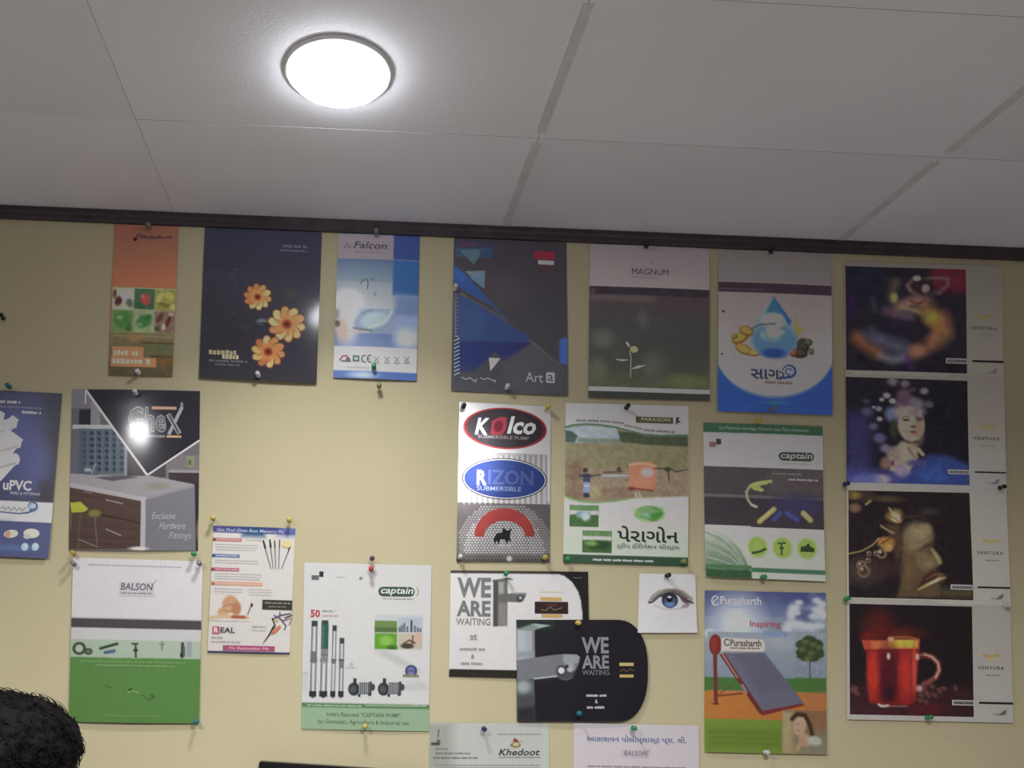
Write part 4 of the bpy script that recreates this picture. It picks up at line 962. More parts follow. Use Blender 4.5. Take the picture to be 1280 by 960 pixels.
p.text('black_oval_badge', 'K', 148, 142, 226, 234, (196, 194, 194), .03, .25); p.text('black_oval_badge', 'lco', 322, 136, 482, 234, (206, 204, 204), .03, .25)
p.poly('black_oval_badge', [(232, 232), (240, 160), (282, 138), (322, 140), (318, 200), (296, 236)], (140, 48, 62)); p.ell('black_oval_badge', 276, 190, 24, 32, (96, 34, 44), rot=15); p.text('black_oval_badge', 'SUBMERSIBLE PUMP', 164, 240, 444, 258, (132, 122, 124), .01)
p.ell('blue_oval_badge', 310, 475, 232, 113, (48, 46, 66), 48); p.ell('blue_oval_badge', 310, 475, 226, 108, (190, 192, 198), 48); p.ell('blue_oval_badge', 310, 475, 220, 103, (44, 62, 124), 48)
p.text('blue_oval_badge', 'RIZON', 158, 426, 466, 508, (70, 84, 138), .03); p.text('blue_oval_badge', 'R', 158, 426, 210, 508, (206, 210, 214), .03); p.text('blue_oval_badge', 'SUBMERSIBLE', 158, 516, 400, 540, (126, 140, 176), .01)
p.arc('red_arch', 308, 790, 138, 122, 180, 360, [50 + 16 * math.sin(math.pi * i / 28) for i in range(29)], (156, 60, 58), 28)
p.poly('horse_figure', [(255, 836), (250, 800), (266, 772), (296, 766), (300, 742), (312, 750), (330, 758), (346, 742), (338, 790), (346, 826), (332, 806), (322, 832), (312, 806), (286, 804), (276, 838), (268, 808)], (38, 38, 44))
p.words('horse_figure', 272, 838, 352, 12, (196, 194, 192), 4)

# ---- 17 farm irrigation poster
p = Sheet('green and white farm poster with a red tank in a field', [(361.5, 2120.8), (577.4, 2122.1), (576.1, 1842.7), (358.9, 1844.1)],
          [(50, 58), (690, 75), (685, 910), (35, 890)], (172, 186), SATIN, paper=(172, 174, 162), res=6)
c = p.front
c.vgrad(50, 230, (160, 158, 154), (162, 160, 156)).vgrad(540, 760, (174, 178, 164), (166, 180, 160)).vgrad(760, 940, (162, 178, 156), (172, 182, 166)).rect(35, 856, 700, 904, (48, 74, 54), 4)
top = [(45, 184), (90, 172), (150, 168), (220, 172), (300, 184), (380, 204), (450, 222), (540, 228), (686, 226)]
bot = [(686, 545), (560, 542), (460, 545), (380, 556), (300, 570), (200, 576), (120, 570), (45, 545)]
g = p.patch('field_picture', (40, 150, 690, 585), 4.4, (164, 160, 156))
g.vgrad(150, 230, (160, 158, 154), (162, 160, 156)).vgrad(540, 590, (172, 176, 162), (172, 178, 162))
g.poly(top + bot, (116, 112, 88), 3)
g.poly([(50, 190), (150, 176), (310, 190), (330, 240), (320, 265), (50, 265)], (130, 142, 156), 4).poly([(320, 205), (400, 212), (460, 230), (686, 232), (686, 290), (480, 278), (330, 262)], (64, 74, 56), 8).poly([(48, 200), (80, 205), (112, 230), (95, 265), (48, 262)], (56, 76, 66), 8).rect(110, 242, 330, 266, (96, 112, 96), 10)
g.poly([(48, 268), (686, 285), (686, 400), (48, 400)], (112, 108, 80), 10).poly([(48, 400), (686, 400), (686, 545), (380, 556), (200, 576), (48, 545)], (124, 110, 90), 12).ell(90, 420, 50, 60, (108, 88, 70), .9).ell(100, 520, 60, 40, (112, 92, 74), .9).ell(210, 520, 60, 30, (134, 128, 92), .9).rect(230, 500, 390, 550, (118, 98, 80), 20).noise(.22, 16, 71)
g.poly([(375, 380), (400, 366), (490, 362), (520, 385), (516, 480), (500, 512), (420, 514), (378, 500)], (176, 104, 78), 6).line([(380, 380), (450, 372), (516, 388)], 12, (196, 132, 98), 6).ell(470, 422, 34, 26, (148, 142, 142), .6).ell(440, 470, 50, 30, (186, 110, 84), .8).line([(376, 500), (500, 516)], 9, (104, 60, 48), 6).ell(390, 505, 18, 10, (110, 50, 44), .6)
g.rect(138, 425, 176, 470, (54, 58, 86), 4).rect(140, 470, 174, 526, (112, 128, 160), 4).rect(142, 484, 172, 492, (160, 170, 190), 3).rect(140, 526, 172, 550, (44, 48, 62), 4).ell(150, 408, 14, 12, (56, 46, 50), .4).rect(118, 432, 190, 442, (50, 48, 56), 4)
g.line([(180, 436), (230, 434)], 8, (60, 60, 52), 4).line([(236, 442), (370, 442)], 16, (116, 116, 120), 5).line([(236, 436), (370, 436)], 5, (168, 166, 166), 4).line([(245, 420), (340, 416)], 9, (74, 66, 60), 5).ell(324, 405, 12, 14, (66, 62, 50), .5).line([(510, 400), (590, 400), (620, 416), (686, 404)], 7, (62, 62, 50), 4).ell(578, 404, 16, 12, (48, 52, 42), .4).line([(580, 400), (585, 460)], 8, (68, 66, 54), 5).line([(412, 530), (416, 552)], 7, (166, 160, 140), 4).line([(430, 528), (436, 552)], 7, (160, 156, 138), 4)
p.line('green_curves', top, 9, (66, 104, 80)); p.line('green_curves', [(x, y + (0 if i else 0)) for i, (x, y) in enumerate(bot[3:])], 8, (104, 142, 88))
p.words('curved_text', 104, 152, 240, 16, (96, 92, 92), 4); p.words('curved_text', 240, 160, 350, 14, (100, 96, 94), 6, 5); p.words('curved_text', 352, 186, 450, 14, (102, 98, 96), 7, 11); p.words('curved_text', 452, 206, 620, 15, (96, 92, 92), 9, 3)
p.rect('name_plate', 412, 132, 608, 164, (66, 62, 50)); p.text('name_plate', 'PARAGON', 440, 136, 592, 154, (172, 160, 98), .02, 0, 0, 1.1); p.words('name_plate', 440, 118, 590, 6, (168, 136, 134), 3)
p.poly('name_plate', [(622, 168), (624, 134), (640, 132), (636, 150), (650, 158), (640, 162), (632, 158), (630, 170)], (48, 48, 54))
for nm, (x0, y0, x1, y1) in (('a', (68, 590, 218, 702)), ('b', (134, 724, 286, 838))):
    g = p.patch('crop_picture', (x0, y0, x1, y1), 4, (70, 100, 62))
    g.rect(x0, y0, x1, y0 + 26, (86, 120, 76), 8).rect(x0, y0 + 28, x1, y0 + 50, (168, 176, 162), 8).rect(x0, y0 + 52, x1, y1, (60, 92, 52), 8)
    if nm == 'a': g.rect(104, 624, 172, 654, (104, 132, 142), 10).ell(150, 650, 22, 20, (150, 172, 176), .8)
    else: g.ell(220, 800, 60, 24, (40, 66, 40), .9).ell(180, 790, 30, 14, (100, 134, 66), .9)
    g.noise(.25, 14, 81)
g = p.patch('oval_emblem', (388, 584, 570, 690), 3.4, (174, 178, 164))
g.vgrad(580, 700, (172, 177, 163), (168, 178, 160)).ell(480, 636, 74, 42, (90, 128, 70), .15).line([(398, 606), (430, 660), (480, 676)], 9, (146, 170, 120), 8).ell(470, 628, 30, 28, (112, 158, 132), .9).ell(520, 636, 34, 30, (62, 120, 52), .9).ell(425, 634, 18, 22, (116, 150, 86), .9).line([(548, 600), (560, 640), (530, 668)], 8, (120, 164, 100), 8).ell(480, 620, 52, 14, (104, 138, 90), .9)
p.text('title_lettering', 'પેરાગોન', 316, 702, 634, 784, (34, 50, 38), .02); p.text('title_lettering', 'ડ્રીપ ઈરીગેશન સીસ્ટમ', 312, 792, 638, 826, (70, 84, 70), .01)
p.words('foot_text', 190, 880, 505, 14, (190, 200, 188), 6)

# ---- 18 leaf and fittings poster
p = Sheet('white and green poster with a sprouting leaf on a dark band', [(603.8, 2094.3), (816.1, 2093.6), (816.4, 1821.6), (605.1, 1825.4)],
          [(38, 78), (672, 100), (678, 925), (42, 900)], (146, 166), SATIN, paper=(152, 148, 142), res=6, lift=.006)
c = p.front
c.rect(30, 70, 690, 142, (46, 74, 54), 4).vgrad(165, 330, (148, 140, 136), (152, 146, 142)).rect(30, 640, 690, 850, (148, 154, 144), 5).ell(230, 680, 90, 40, (170, 172, 168), 1).rect(30, 875, 690, 940, (152, 162, 148), 6).rect(30, 856, 690, 880, (58, 98, 70), 3)
g = p.patch('leaf_picture', (38, 322, 674, 640), 4.4, (56, 50, 54))
g.vgrad(320, 480, (64, 60, 62), (62, 56, 60)).vgrad(480, 640, (52, 46, 52), (56, 52, 56)).rect(30, 470, 690, 486, (84, 80, 80), 5).rect(380, 330, 690, 470, (72, 66, 66), 30).ell(540, 530, 140, 60, (54, 52, 78), 1)
g.line([(395, 396), (340, 400), (285, 415), (262, 450), (268, 490), (290, 520), (315, 530)], 13, (118, 130, 92), 5).poly([(270, 425), (300, 400), (340, 392), (395, 385), (372, 410), (330, 418)], (132, 146, 80), 5).poly([(280, 420), (330, 420), (358, 440), (345, 450), (300, 440)], (128, 142, 70), 6).line([(290, 520), (315, 530)], 10, (160, 160, 150), 5)
g.line([(330, 608), (408, 542)], 26, (140, 132, 78), 5).line([(336, 600), (400, 546)], 8, (168, 160, 104), 5).line([(566, 565), (602, 600)], 30, (138, 134, 80), 5).line([(404, 600), (440, 565)], 22, (58, 62, 118), 12).line([(480, 565), (530, 600)], 24, (60, 66, 122), 12).noise(.1, 20, 91)
p.text('band_lettering', 'Get Maximum advantage, Minimum cost, Most convenience', 118, 104, 596, 128, (112, 138, 118), .0); p.words('band_lettering', 124, 144, 570, 14, (116, 142, 122), 4)
p.rect('corner_emblem+', 104, 166, 130, 196, (56, 46, 50)); p.rect('corner_emblem+', 68, 182, 102, 210, (100, 72, 74)); p.words('corner_text', 160, 190, 260, 7, (132, 120, 120), 3)
p.poly('brand_badge', [(432, 258), (442, 242), (460, 238), (610, 242), (624, 256), (622, 276), (606, 288), (456, 284), (440, 276)], (46, 58, 50)); p.text('brand_badge', 'captain', 444, 242, 616, 284, (160, 166, 158), .02, .2); p.words('brand_badge', 455, 302, 610, 7, (120, 118, 112), 3)
p.words('picture_text', 395, 356, 560, 9, (110, 106, 108), 5); p.words('picture_text', 486, 388, 650, 13, (132, 130, 132), 6)
for i, x in enumerate((318, 450, 582)):
    y = 744 + i * 4
    p.ell('round_picture+', x, y, 55, 58, (134, 152, 96), 32); p.ell('round_picture', x, y, 46, 49, (118, 142, 62), 32, (128, 150, 76))
    if i == 0: p.line('round_picture', [(288, 776), (330, 768), (364, 752)], 13, (52, 72, 46))
    if i == 1: p.line('round_picture', [(446, 788), (446, 725)], 9, (52, 70, 46)); p.line('round_picture', [(425, 726), (468, 722)], 10, (58, 76, 48)); p.rect('round_picture', 434, 742, 458, 756, (60, 78, 50))
    if i == 2: p.poly('round_picture', [(545, 768), (550, 742), (575, 738), (590, 722), (602, 742), (622, 752), (620, 772)], (44, 60, 40))
g = p.patch('pipe_coil_picture', (42, 628, 285, 912), 4.4, (120, 136, 116))
g.vgrad(620, 920, (160, 164, 154), (60, 92, 66))
g.poly([(150, 620), (300, 620), (300, 930), (280, 910), (262, 830), (225, 750), (130, 660), (90, 632)], (150, 156, 146), 4)
for i in range(9):
    g.line([(45, 640 + i * 26), (110, 668 + i * 24), (180, 730 + i * 18), (240, 830 + i * 8)], 8, (104, 116, 102) if i % 2 else (136, 144, 130), 6, .8)
g.rect(40, 862, 285, 912, (46, 74, 50), 14).rect(40, 838, 285, 858, (62, 98, 66), 8).noise(.12, 20, 95)

# ---- 19 white tap card behind
p = Sheet('white card lettered WE ARE WAITING with a small dark tap', [(166.3, 1826.7), (402.5, 1829.5), (405.5, 1646.1), (166, 1646.9)],
          [(82, 80), (1145, 92), (1152, 915), (68, 902)], (212, 212), SATIN, paper=(210, 208, 206), res=9)
c = p.front
c.rect(50, 70, 1200, 106, (58, 54, 46), 4).rect(50, 848, 1200, 930, (46, 42, 34), 6)
c.poly([(880, 100), (960, 124), (1020, 170), (1065, 240), (1090, 320), (1102, 480), (1102, 700), (1200, 700), (1200, 80), (880, 80)], (34, 32, 34), 5)
c.rect(1100, 460, 1200, 930, (36, 33, 32), 5).rect(58, 110, 78, 850, (212, 218, 204), 10)
p.text('lettering', 'WE', 130, 135, 392, 290, (112, 116, 116), .035); p.text('lettering', 'ARE', 126, 312, 388, 434, (112, 114, 114), .035); p.text('lettering', 'WAITING', 122, 448, 386, 502, (122, 124, 122), .02)
p.text('small_lettering', 'at', 228, 566, 284, 618, (150, 148, 146), .03); p.words('small_lettering', 150, 690, 356, 28, (146, 140, 138), 3); p.text('small_lettering', '&', 236, 726, 264, 762, (140, 136, 134), .03); p.words('small_lettering', 158, 802, 348, 26, (146, 140, 138), 4)
g = p.patch('tap_picture', (398, 136, 672, 520), 5, (210, 208, 206))
g.poly([(410, 158), (520, 142), (516, 505), (408, 510)], (104, 104, 102), 5).poly([(410, 160), (445, 158), (440, 510), (408, 512)], (74, 74, 72), 5).rect(450, 170, 490, 260, (156, 156, 154), 14).rect(450, 330, 510, 505, (128, 128, 126), 16).line([(405, 160), (480, 150), (540, 142)], 12, (96, 96, 92), 5).line([(520, 145), (558, 152)], 6, (60, 62, 62), 4)
g.poly([(450, 268), (600, 250), (665, 252), (655, 290), (615, 326), (450, 318)], (100, 102, 98), 5).line([(570, 256), (660, 256)], 12, (150, 150, 148), 5).ell(616, 296, 28, 28, (66, 68, 68), .2).ell(618, 290, 12, 12, (170, 172, 170), .5)
p.rect('logo_plate', 772, 286, 940, 314, (196, 164, 88)); p.rect('logo_plate', 728, 320, 988, 412, (50, 36, 36)); p.rect('logo_plate', 780, 416, 940, 440, (198, 160, 92)); p.line('logo_plate', [(780, 378), (810, 388), (850, 360), (880, 384), (940, 366)], 7, (128, 112, 74)); p.ell('logo_plate', 860, 345, 50, 10, (92, 44, 44)); p.words('logo_plate', 770, 245, 960, 12, (206, 204, 160), 3)
p.words('corner_text', 1026, 138, 1100, 9, (120, 118, 116), 3)

# ---- 20 eye card
p = Sheet('small square white card with one blue eye', [(491.9, 1828.4), (589.4, 1829.2), (592, 1728.6), (488.1, 1726.6)],
          [(140, 120), (845, 130), (862, 870), (110, 870)], (190, 190), MATTE, paper=(190, 184, 182), res=9, lift=.004, base=.0008)
g = p.patch('eye_picture', (225, 260, 835, 640), 6, (188, 183, 181))
g.poly([(250, 470), (300, 400), (380, 335), (470, 305), (580, 310), (700, 350), (790, 420), (815, 480), (740, 540), (600, 575), (450, 565), (330, 520)], (164, 158, 156), 60, .7)
g.poly([(290, 485), (390, 400), (520, 350), (650, 390), (770, 470), (700, 530), (580, 556), (440, 545), (340, 510)], (196, 196, 196), 20)
g.line([(255, 470), (300, 395), (380, 340), (470, 315), (580, 312), (700, 345), (800, 430)], 22, (112, 108, 102), 26).line([(330, 420), (420, 350), (470, 330)], 30, (138, 142, 132), 30, .8).line([(500, 325), (620, 330), (720, 390), (790, 450)], 26, (122, 100, 96), 30, .9)
g.line([(262, 478), (300, 470), (385, 400), (470, 362), (560, 350), (640, 380), (720, 440), (812, 482)], [22][0], (54, 48, 48), 16)
g.poly([(620, 380), (700, 410), (790, 470), (740, 500), (680, 470)], (70, 54, 54), 20, .9).poly([(680, 500), (800, 480), (740, 540), (660, 548)], (108, 102, 102), 30, .8).line([(330, 515), (450, 560), (600, 560), (730, 530)], 9, (130, 128, 126), 22, .8)
g.line([(300, 440), (385, 372), (470, 335), (570, 330), (660, 362), (740, 420)], 20, (62, 56, 54), 22, .8)
g.ell(520, 448, 104, 98, (34, 38, 54), .14).ell(520, 465, 82, 72, (60, 72, 104), .5).ell(520, 500, 60, 34, (84, 112, 156), .8).ell(516, 436, 40, 38, (22, 22, 30), .25).ell(500, 395, 100, 30, (42, 40, 52), .6, 0, .8).ell(515, 408, 26, 14, (172, 178, 190), .7).ell(590, 440, 20, 20, (60, 74, 82), .9)

# ---- 21 black rounded card with a chrome tap, pinned over the white one
def d_edge(v):
    v = np.clip(np.asarray(v, float), 0, 1)
    t = np.abs(v * 2 - 1)
    return .775 + .225 * np.sqrt(np.clip(1 - t ** 2.6, 0, 1))
p = Sheet('black round-ended card lettered WE ARE WAITING beside a large chrome tap', [(279.1, 1744.8), (505.7, 1749.2), (506.4, 1576.5), (282.1, 1573.2)],
          [(65, 65), (1150, 65), (1150, 892), (70, 905)], (205, 205), SATIN, base=.0034, paper=(35, 34, 40), res=8, edge=d_edge, lift=.002)
p.front.rect(380, 60, 560, 130, (36, 44, 42), 30).rect(230, 560, 560, 900, (35, 38, 42), 60)
g = p.patch('tap_picture', (66, 72, 610, 900), 5, (35, 34, 40))
g.rect(60, 70, 380, 150, (38, 46, 44), 10).poly([(70, 148), (212, 150), (214, 405), (70, 405)], (152, 158, 162), 5).rect(72, 150, 140, 400, (164, 172, 176), 30, .9).rect(196, 160, 216, 380, (120, 124, 130), 10).rect(70, 330, 212, 380, (136, 142, 150), 30)
g.poly([(66, 130), (200, 96), (352, 112), (240, 142), (205, 158), (70, 150)], (120, 132, 128), 5).poly([(205, 96), (350, 112), (250, 132)], (148, 164, 158), 8).poly([(66, 130), (180, 95), (190, 105), (80, 140)], (58, 64, 62), 8)
g.poly([(70, 400), (380, 355), (450, 350), (560, 352), (592, 372), (580, 430), (545, 500), (420, 530), (220, 556), (70, 562)], (110, 114, 120), 5)
g.poly([(450, 350), (560, 352), (590, 372), (575, 420), (520, 430), (450, 410)], (140, 146, 148), 8).line([(215, 552), (420, 528)], 13, (168, 172, 174), 6).poly([(218, 562), (410, 540), (400, 556), (225, 580)], (40, 44, 48), 6)
g.ell(470, 500, 74, 62, (70, 74, 80), .15).ell(500, 450, 46, 40, (146, 152, 152), .4).ell(440, 482, 46, 42, (66, 70, 76), .3).ell(436, 484, 26, 26, (206, 210, 210), .3).ell(510, 476, 24, 20, (164, 168, 166), .6).line([(420, 548), (470, 562), (530, 540)], 9, (92, 94, 98), 8).ell(480, 450, 16, 14, (40, 44, 50), .6)
g.poly([(72, 556), (212, 560), (214, 660), (205, 880), (72, 898)], (84, 92, 92), 6).ell(120, 620, 60, 50, (150, 156, 156), .9).poly([(72, 700), (214, 680), (212, 900), (72, 900)], (70, 74, 76), 40).poly([(72, 800), (214, 780), (214, 900), (72, 905)], (44, 46, 50), 40)
p.text('lettering', 'WE', 604, 208, 828, 344, (132, 132, 138), .03); p.text('lettering', 'ARE', 606, 358, 830, 468, (130, 130, 136), .03); p.text('lettering', 'WAITING', 608, 478, 832, 520, (112, 112, 118), .02)
p.words('small_lettering', 642, 688, 810, 24, (186, 184, 188), 3); p.text('small_lettering', '&', 712, 718, 736, 750, (176, 174, 178), .03); p.words('small_lettering', 646, 784, 806, 26, (184, 182, 184), 5)
p.rect('gold_logo', 914, 418, 1032, 444, (190, 172, 112)); p.rect('gold_logo', 916, 514, 1032, 538, (186, 164, 98)); p.line('gold_logo', [(920, 490), (950, 470), (975, 494), (1000, 468), (1032, 484)], 8, (112, 92, 50))

# ---- 22 solar heater poster
p = Sheet('colourful poster of a solar water heater with a tree under a blue sky', [(606.1, 1801.9), (820.2, 1801.7), (818.7, 1523.8), (605.3, 1526)],
          [(45, 55), (690, 70), (692, 930), (42, 915)], (165, 168), SATIN, paper=(120, 130, 140), res=4.2, lift=.003)
c = p.front
c.vgrad(50, 200, (66, 72, 112), (100, 112, 142)).vgrad(200, 400, (112, 124, 144), (122, 132, 140)).vgrad(400, 525, (120, 132, 142), (112, 126, 138))
c.ell(220, 240, 120, 150, (164, 172, 184), 1.1).rect(560, 60, 700, 100, (60, 66, 120), 30, .6)
for x, y, rx, ry in ((640, 180, 60, 50), (530, 130, 34, 30), (500, 180, 24, 40), (660, 110, 50, 26), (520, 250, 60, 34), (600, 260, 50, 30), (70, 290, 50, 30), (450, 330, 80, 40), (620, 90, 30, 22)):
    c.ell(x, y, rx, ry, (150, 156, 166), .9, 0, .8)
c.rect(440, 60, 700, 130, (62, 70, 118), 40, .7).ell(590, 190, 60, 30, (78, 88, 120), .8)
for x, y, rx, ry in ((545, 120, 22, 14), (520, 150, 28, 18), (505, 185, 20, 24), (535, 175, 20, 14), (640, 110, 24, 16), (670, 130, 26, 18), (650, 165, 34, 22), (625, 195, 30, 18), (675, 190, 24, 20), (505, 235, 34, 22), (550, 240, 30, 18), (480, 260, 26, 16), (600, 250, 36, 18), (655, 245, 34, 16), (70, 280, 30, 16), (95, 300, 26, 14)):
    c.ell(x, y, rx, ry, (168, 174, 184), .8, 0, .85)
c.noise(.06, 60, 21)
c.rect(40, 522, 700, 600, (66, 104, 52), 5).poly([(38, 590), (200, 592), (700, 605), (700, 750), (38, 750)], (166, 104, 48), 5).rect(38, 745, 700, 930, (104, 128, 48), 6).rect(60, 790, 440, 890, (92, 118, 42), 20).rect(500, 600, 700, 700, (160, 100, 62), 30, .7)
g = p.patch('heater_picture', (58, 280, 580, 735), 3.8, (120, 130, 140))
# repaint the backdrop under the heater inside its own picture
g.vgrad(280, 420, (126, 136, 146), (120, 132, 140)).vgrad(420, 522, (120, 132, 142), (112, 126, 138)).rect(40, 522, 600, 592, (66, 104, 52), 4).rect(40, 594, 600, 760, (166, 104, 48), 4).ell(450, 330, 80, 40, (144, 150, 158), .9, 0, .6)
g.poly([(140, 388), (358, 385), (572, 660), (345, 705)], (92, 92, 108), 4).poly([(200, 392), (350, 390), (500, 580), (330, 600)], (84, 84, 100), 30, .8).noise(.05, 14, 23)
g.poly([(120, 395), (150, 395), (348, 700), (345, 722), (325, 705)], (98, 46, 44), 4).line([(140, 400), (215, 520)], 9, (150, 128, 116), 4, .8).poly([(330, 700), (560, 658), (574, 668), (345, 722)], (112, 44, 46), 4).line([(240, 560), (262, 600)], 14, (122, 116, 116), 6)
g.line([(98, 380), (102, 655)], 20, (100, 48, 44), 4).line([(80, 658), (118, 660)], 6, (88, 44, 40), 4).line([(110, 618), (240, 604)], 9, (106, 50, 44), 4).line([(118, 610), (185, 560)], 5, (96, 60, 54), 4)
g.ell(100, 345, 33, 56, (110, 42, 38), .12).ell(92, 340, 16, 36, (128, 52, 46), .8)
g.poly([(130, 310), (150, 306), (352, 318), (364, 345), (356, 385), (200, 388), (130, 384)], (172, 168, 160), 5).line([(140, 382), (350, 386)], 5, (120, 116, 112), 5)
t_ = p.patch('tree_picture', (518, 280, 690, 530), 4, (118, 130, 140))
t_.vgrad(280, 400, (128, 138, 148), (118, 130, 140)).vgrad(400, 522, (118, 130, 142), (112, 126, 138)).rect(500, 522, 700, 600, (66, 104, 52), 4)
for x, y, r in ((600, 330, 44), (560, 345, 34), (640, 345, 36), (590, 380, 46), (640, 385, 40), (555, 385, 28), (620, 410, 36), (575, 415, 26), (550, 405, 20), (660, 400, 20)):
    t_.ell(x, y, r, r * .75, (54, 68, 42), .35)
for x, y in ((580, 330), (620, 345), (560, 370), (610, 390), (650, 360), (590, 420)):
    t_.ell(x, y, 18, 13, (84, 92, 56), .9)
t_.line([(602, 420), (602, 524)], 7, (74, 70, 56), 3).noise(.2, 12, 27)
g = p.patch('bathing_child_picture', (452, 696, 692, 925), 4.4, (128, 112, 86))
g.vgrad(690, 930, (112, 92, 70), (124, 118, 92)).rect(450, 700, 510, 925, (150, 136, 98), 30).rect(590, 690, 700, 800, (126, 92, 62), 40)
g.ell(545, 775, 36, 52, (164, 140, 112), .3, 15).line([(505, 740), (530, 715), (575, 720), (600, 770), (612, 820)], 22, (62, 46, 36), 10).ell(570, 850, 30, 34, (164, 134, 106), .5).line([(530, 905), (560, 850), (590, 880)], 20, (158, 128, 98), 12).ell(625, 860, 38, 28, (160, 162, 152), .5).ell(535, 770, 5, 3, (90, 66, 54), .8).line([(530, 798), (545, 800)], 4, (120, 72, 62), 4).rect(600, 880, 692, 925, (120, 116, 96), 20).noise(.1, 18, 29)
p.text('header_lettering', 'Purasharth', 126, 88, 344, 132, (176, 180, 196), .02); p.arc('header_lettering', 100, 110, 18, 24, 30, 330, 7, (176, 180, 196)); p.line('header_lettering', [(86, 132), (96, 108), (112, 100)], 6, (176, 180, 196)); p.rect('header_lettering', 132, 142, 318, 147, (140, 148, 172))
p.text('slogan_lettering', 'Inspiring', 282, 218, 448, 262, (150, 72, 80), .03); p.text('slogan_lettering', 'Nature', 356, 270, 482, 304, (92, 130, 168), .03)
p.text('tank_lettering', 'Purasharth', 178, 318, 342, 354, (74, 62, 66), .02); p.arc('tank_lettering', 160, 332, 13, 17, 30, 330, 6, (90, 74, 78)); p.words('tank_lettering', 180, 364, 338, 9, (96, 84, 86), 3)
for y in (770, 800, 830, 858, 884):
    p.words('green_text', 62, y, 438, 8, (112, 138, 58), y)

# ---- 23 white sheet cut by the bottom of the frame
p = Sheet('pale sheet with a green name and small farm logo, cut by the bottom edge', [(134.7, 1568.6), (337.4, 1570.7), (339.9, 1303.4), (134.9, 1302.5)],
          [(60, 48), (590, 50), (590, 762), (50, 762)], (190, 192), MATTE, paper=(190, 192, 186), res=8)
p.front.rect(40, 40, 160, 260, (150, 156, 142), 60, .8).rect(560, 40, 600, 760, (190, 200, 182), 20).rect(60, 300, 590, 760, (186, 188, 184), 30)
p.text('name_lettering', 'Khedoot', 364, 162, 550, 192, (46, 66, 52), .03, .25); p.words('name_lettering', 366, 200, 552, 7, (130, 132, 128), 3)
p.poly('farm_emblem', [(428, 132), (434, 114), (448, 122), (460, 132)], (150, 66, 52)); p.ell('farm_emblem', 440, 146, 24, 12, (140, 138, 88)); p.ell('farm_emblem', 442, 143, 13, 7, (206, 190, 132)); p.ell('farm_emblem', 467, 130, 4, 5, (200, 140, 120), 10)
p.words('small_text', 358, 98, 552, 6, (150, 150, 146), 3); p.words('small_text', 84, 162, 140, 8, (124, 128, 122), 4); p.words('small_text', 84, 182, 240, 9, (118, 122, 116), 5); p.words('small_text', 76, 202, 274, 9, (112, 116, 110), 6)
for i, y in enumerate(range(234, 740, 12)):
    p.words('small_text', 84, y, 552, 6, (146, 148, 144), 10 + i)
p.line('sprinkler_drawing', [(100, 76), (96, 110)], 5, (108, 110, 98)); p.rect('sprinkler_drawing', 66, 134, 104, 144, (76, 78, 66)); p.ell('sprinkler_drawing', 98, 128, 9, 7, (100, 104, 92))

# ---- 24 letter sheet cut by the bottom of the frame
p = Sheet('lilac-white letter sheet with a blue heading in Indian script, at the bottom', [(379.9, 1571.9), (595.8, 1570.1), (598.7, 1293.8), (380.7, 1295.6)],
          [(700, 48), (1255, 60), (1262, 795), (697, 788)], (192, 190), MATTE, paper=(192, 186, 190), res=9)
p.text('heading_lettering', 'આકાશવન પોલીપ્લાસ્ટ પ્રા. લી.', 756, 104, 1202, 142, (92, 104, 148), .02)
p.rect('logo_plate', 912, 166, 1030, 202, (182, 172, 182)); p.text('logo_plate', 'BALSON', 922, 172, 1024, 194, (110, 106, 112), .015, .12); p.line('logo_plate', [(1028, 178), (1040, 160)], 3, (140, 136, 142))
for i, y in enumerate(range(244, 770, 16)):
    p.words('letter_text', 760, y, 1200, 10, (132, 124, 118), 30 + i)

for s_ in ALL:
    s_.finish()

# ------------------------------------------------------------------ push pins
PIN_COL = {'black': (.02, .02, .022), 'green': (.03, .28, .10), 'teal': (.02, .17, .2), 'yellow': (.62, .46, .10), 'navy': (.03, .03, .12), 'red': (.5, .07, .05),
           'clear': (.62, .62, .6), 'white': (.7, .7, .68), 'grey': (.22, .22, .22), 'amber': (.5, .33, .07), 'olive': (.22, .27, .10), 'purple': (.10, .05, .13)}
PM = {k: principled('%s_pin_plastic' % k, v, .25, noise=.03, scale=200) for k, v in PIN_COL.items()}
STEEL = principled('pin_steel', (.55, .55, .55), .3, metal=1.0)
head_me = {}
needle_me = lathe('needle', [(.0002, -.003), (.0006, -.001), (.0006, .007)], 8)
def pin(x, z, col, label, base=.0015, tilt=None):
    if col not in head_me:
        m_ = lathe('head', [(.0012, .0055), (.0040, .006), (.0042, .0072), (.0026, .0085), (.0023, .0125), (.0036, .0145), (.0041, .0165), (.0036, .0178), (.0012, .018)], 16)
        m_.materials.append(PM[col]); head_me[col] = m_
    t = empty('push_pin', (x, -base, z))
    r = random.Random(int(x * 9000 + z * 777))
    tx, ty = tilt or (r.uniform(-.22, .05), r.uniform(-.2, .2))
    t.rotation_euler = (math.pi / 2 + tx, ty, 0)
    tag(t, label, 'pin')
    h = bpy.data.objects.new('head', head_me[col]); COL.objects.link(h); h.parent = t
    n = bpy.data.objects.new('needle', needle_me); COL.objects.link(n); n.parent = t
needle_me.materials.append(STEEL)
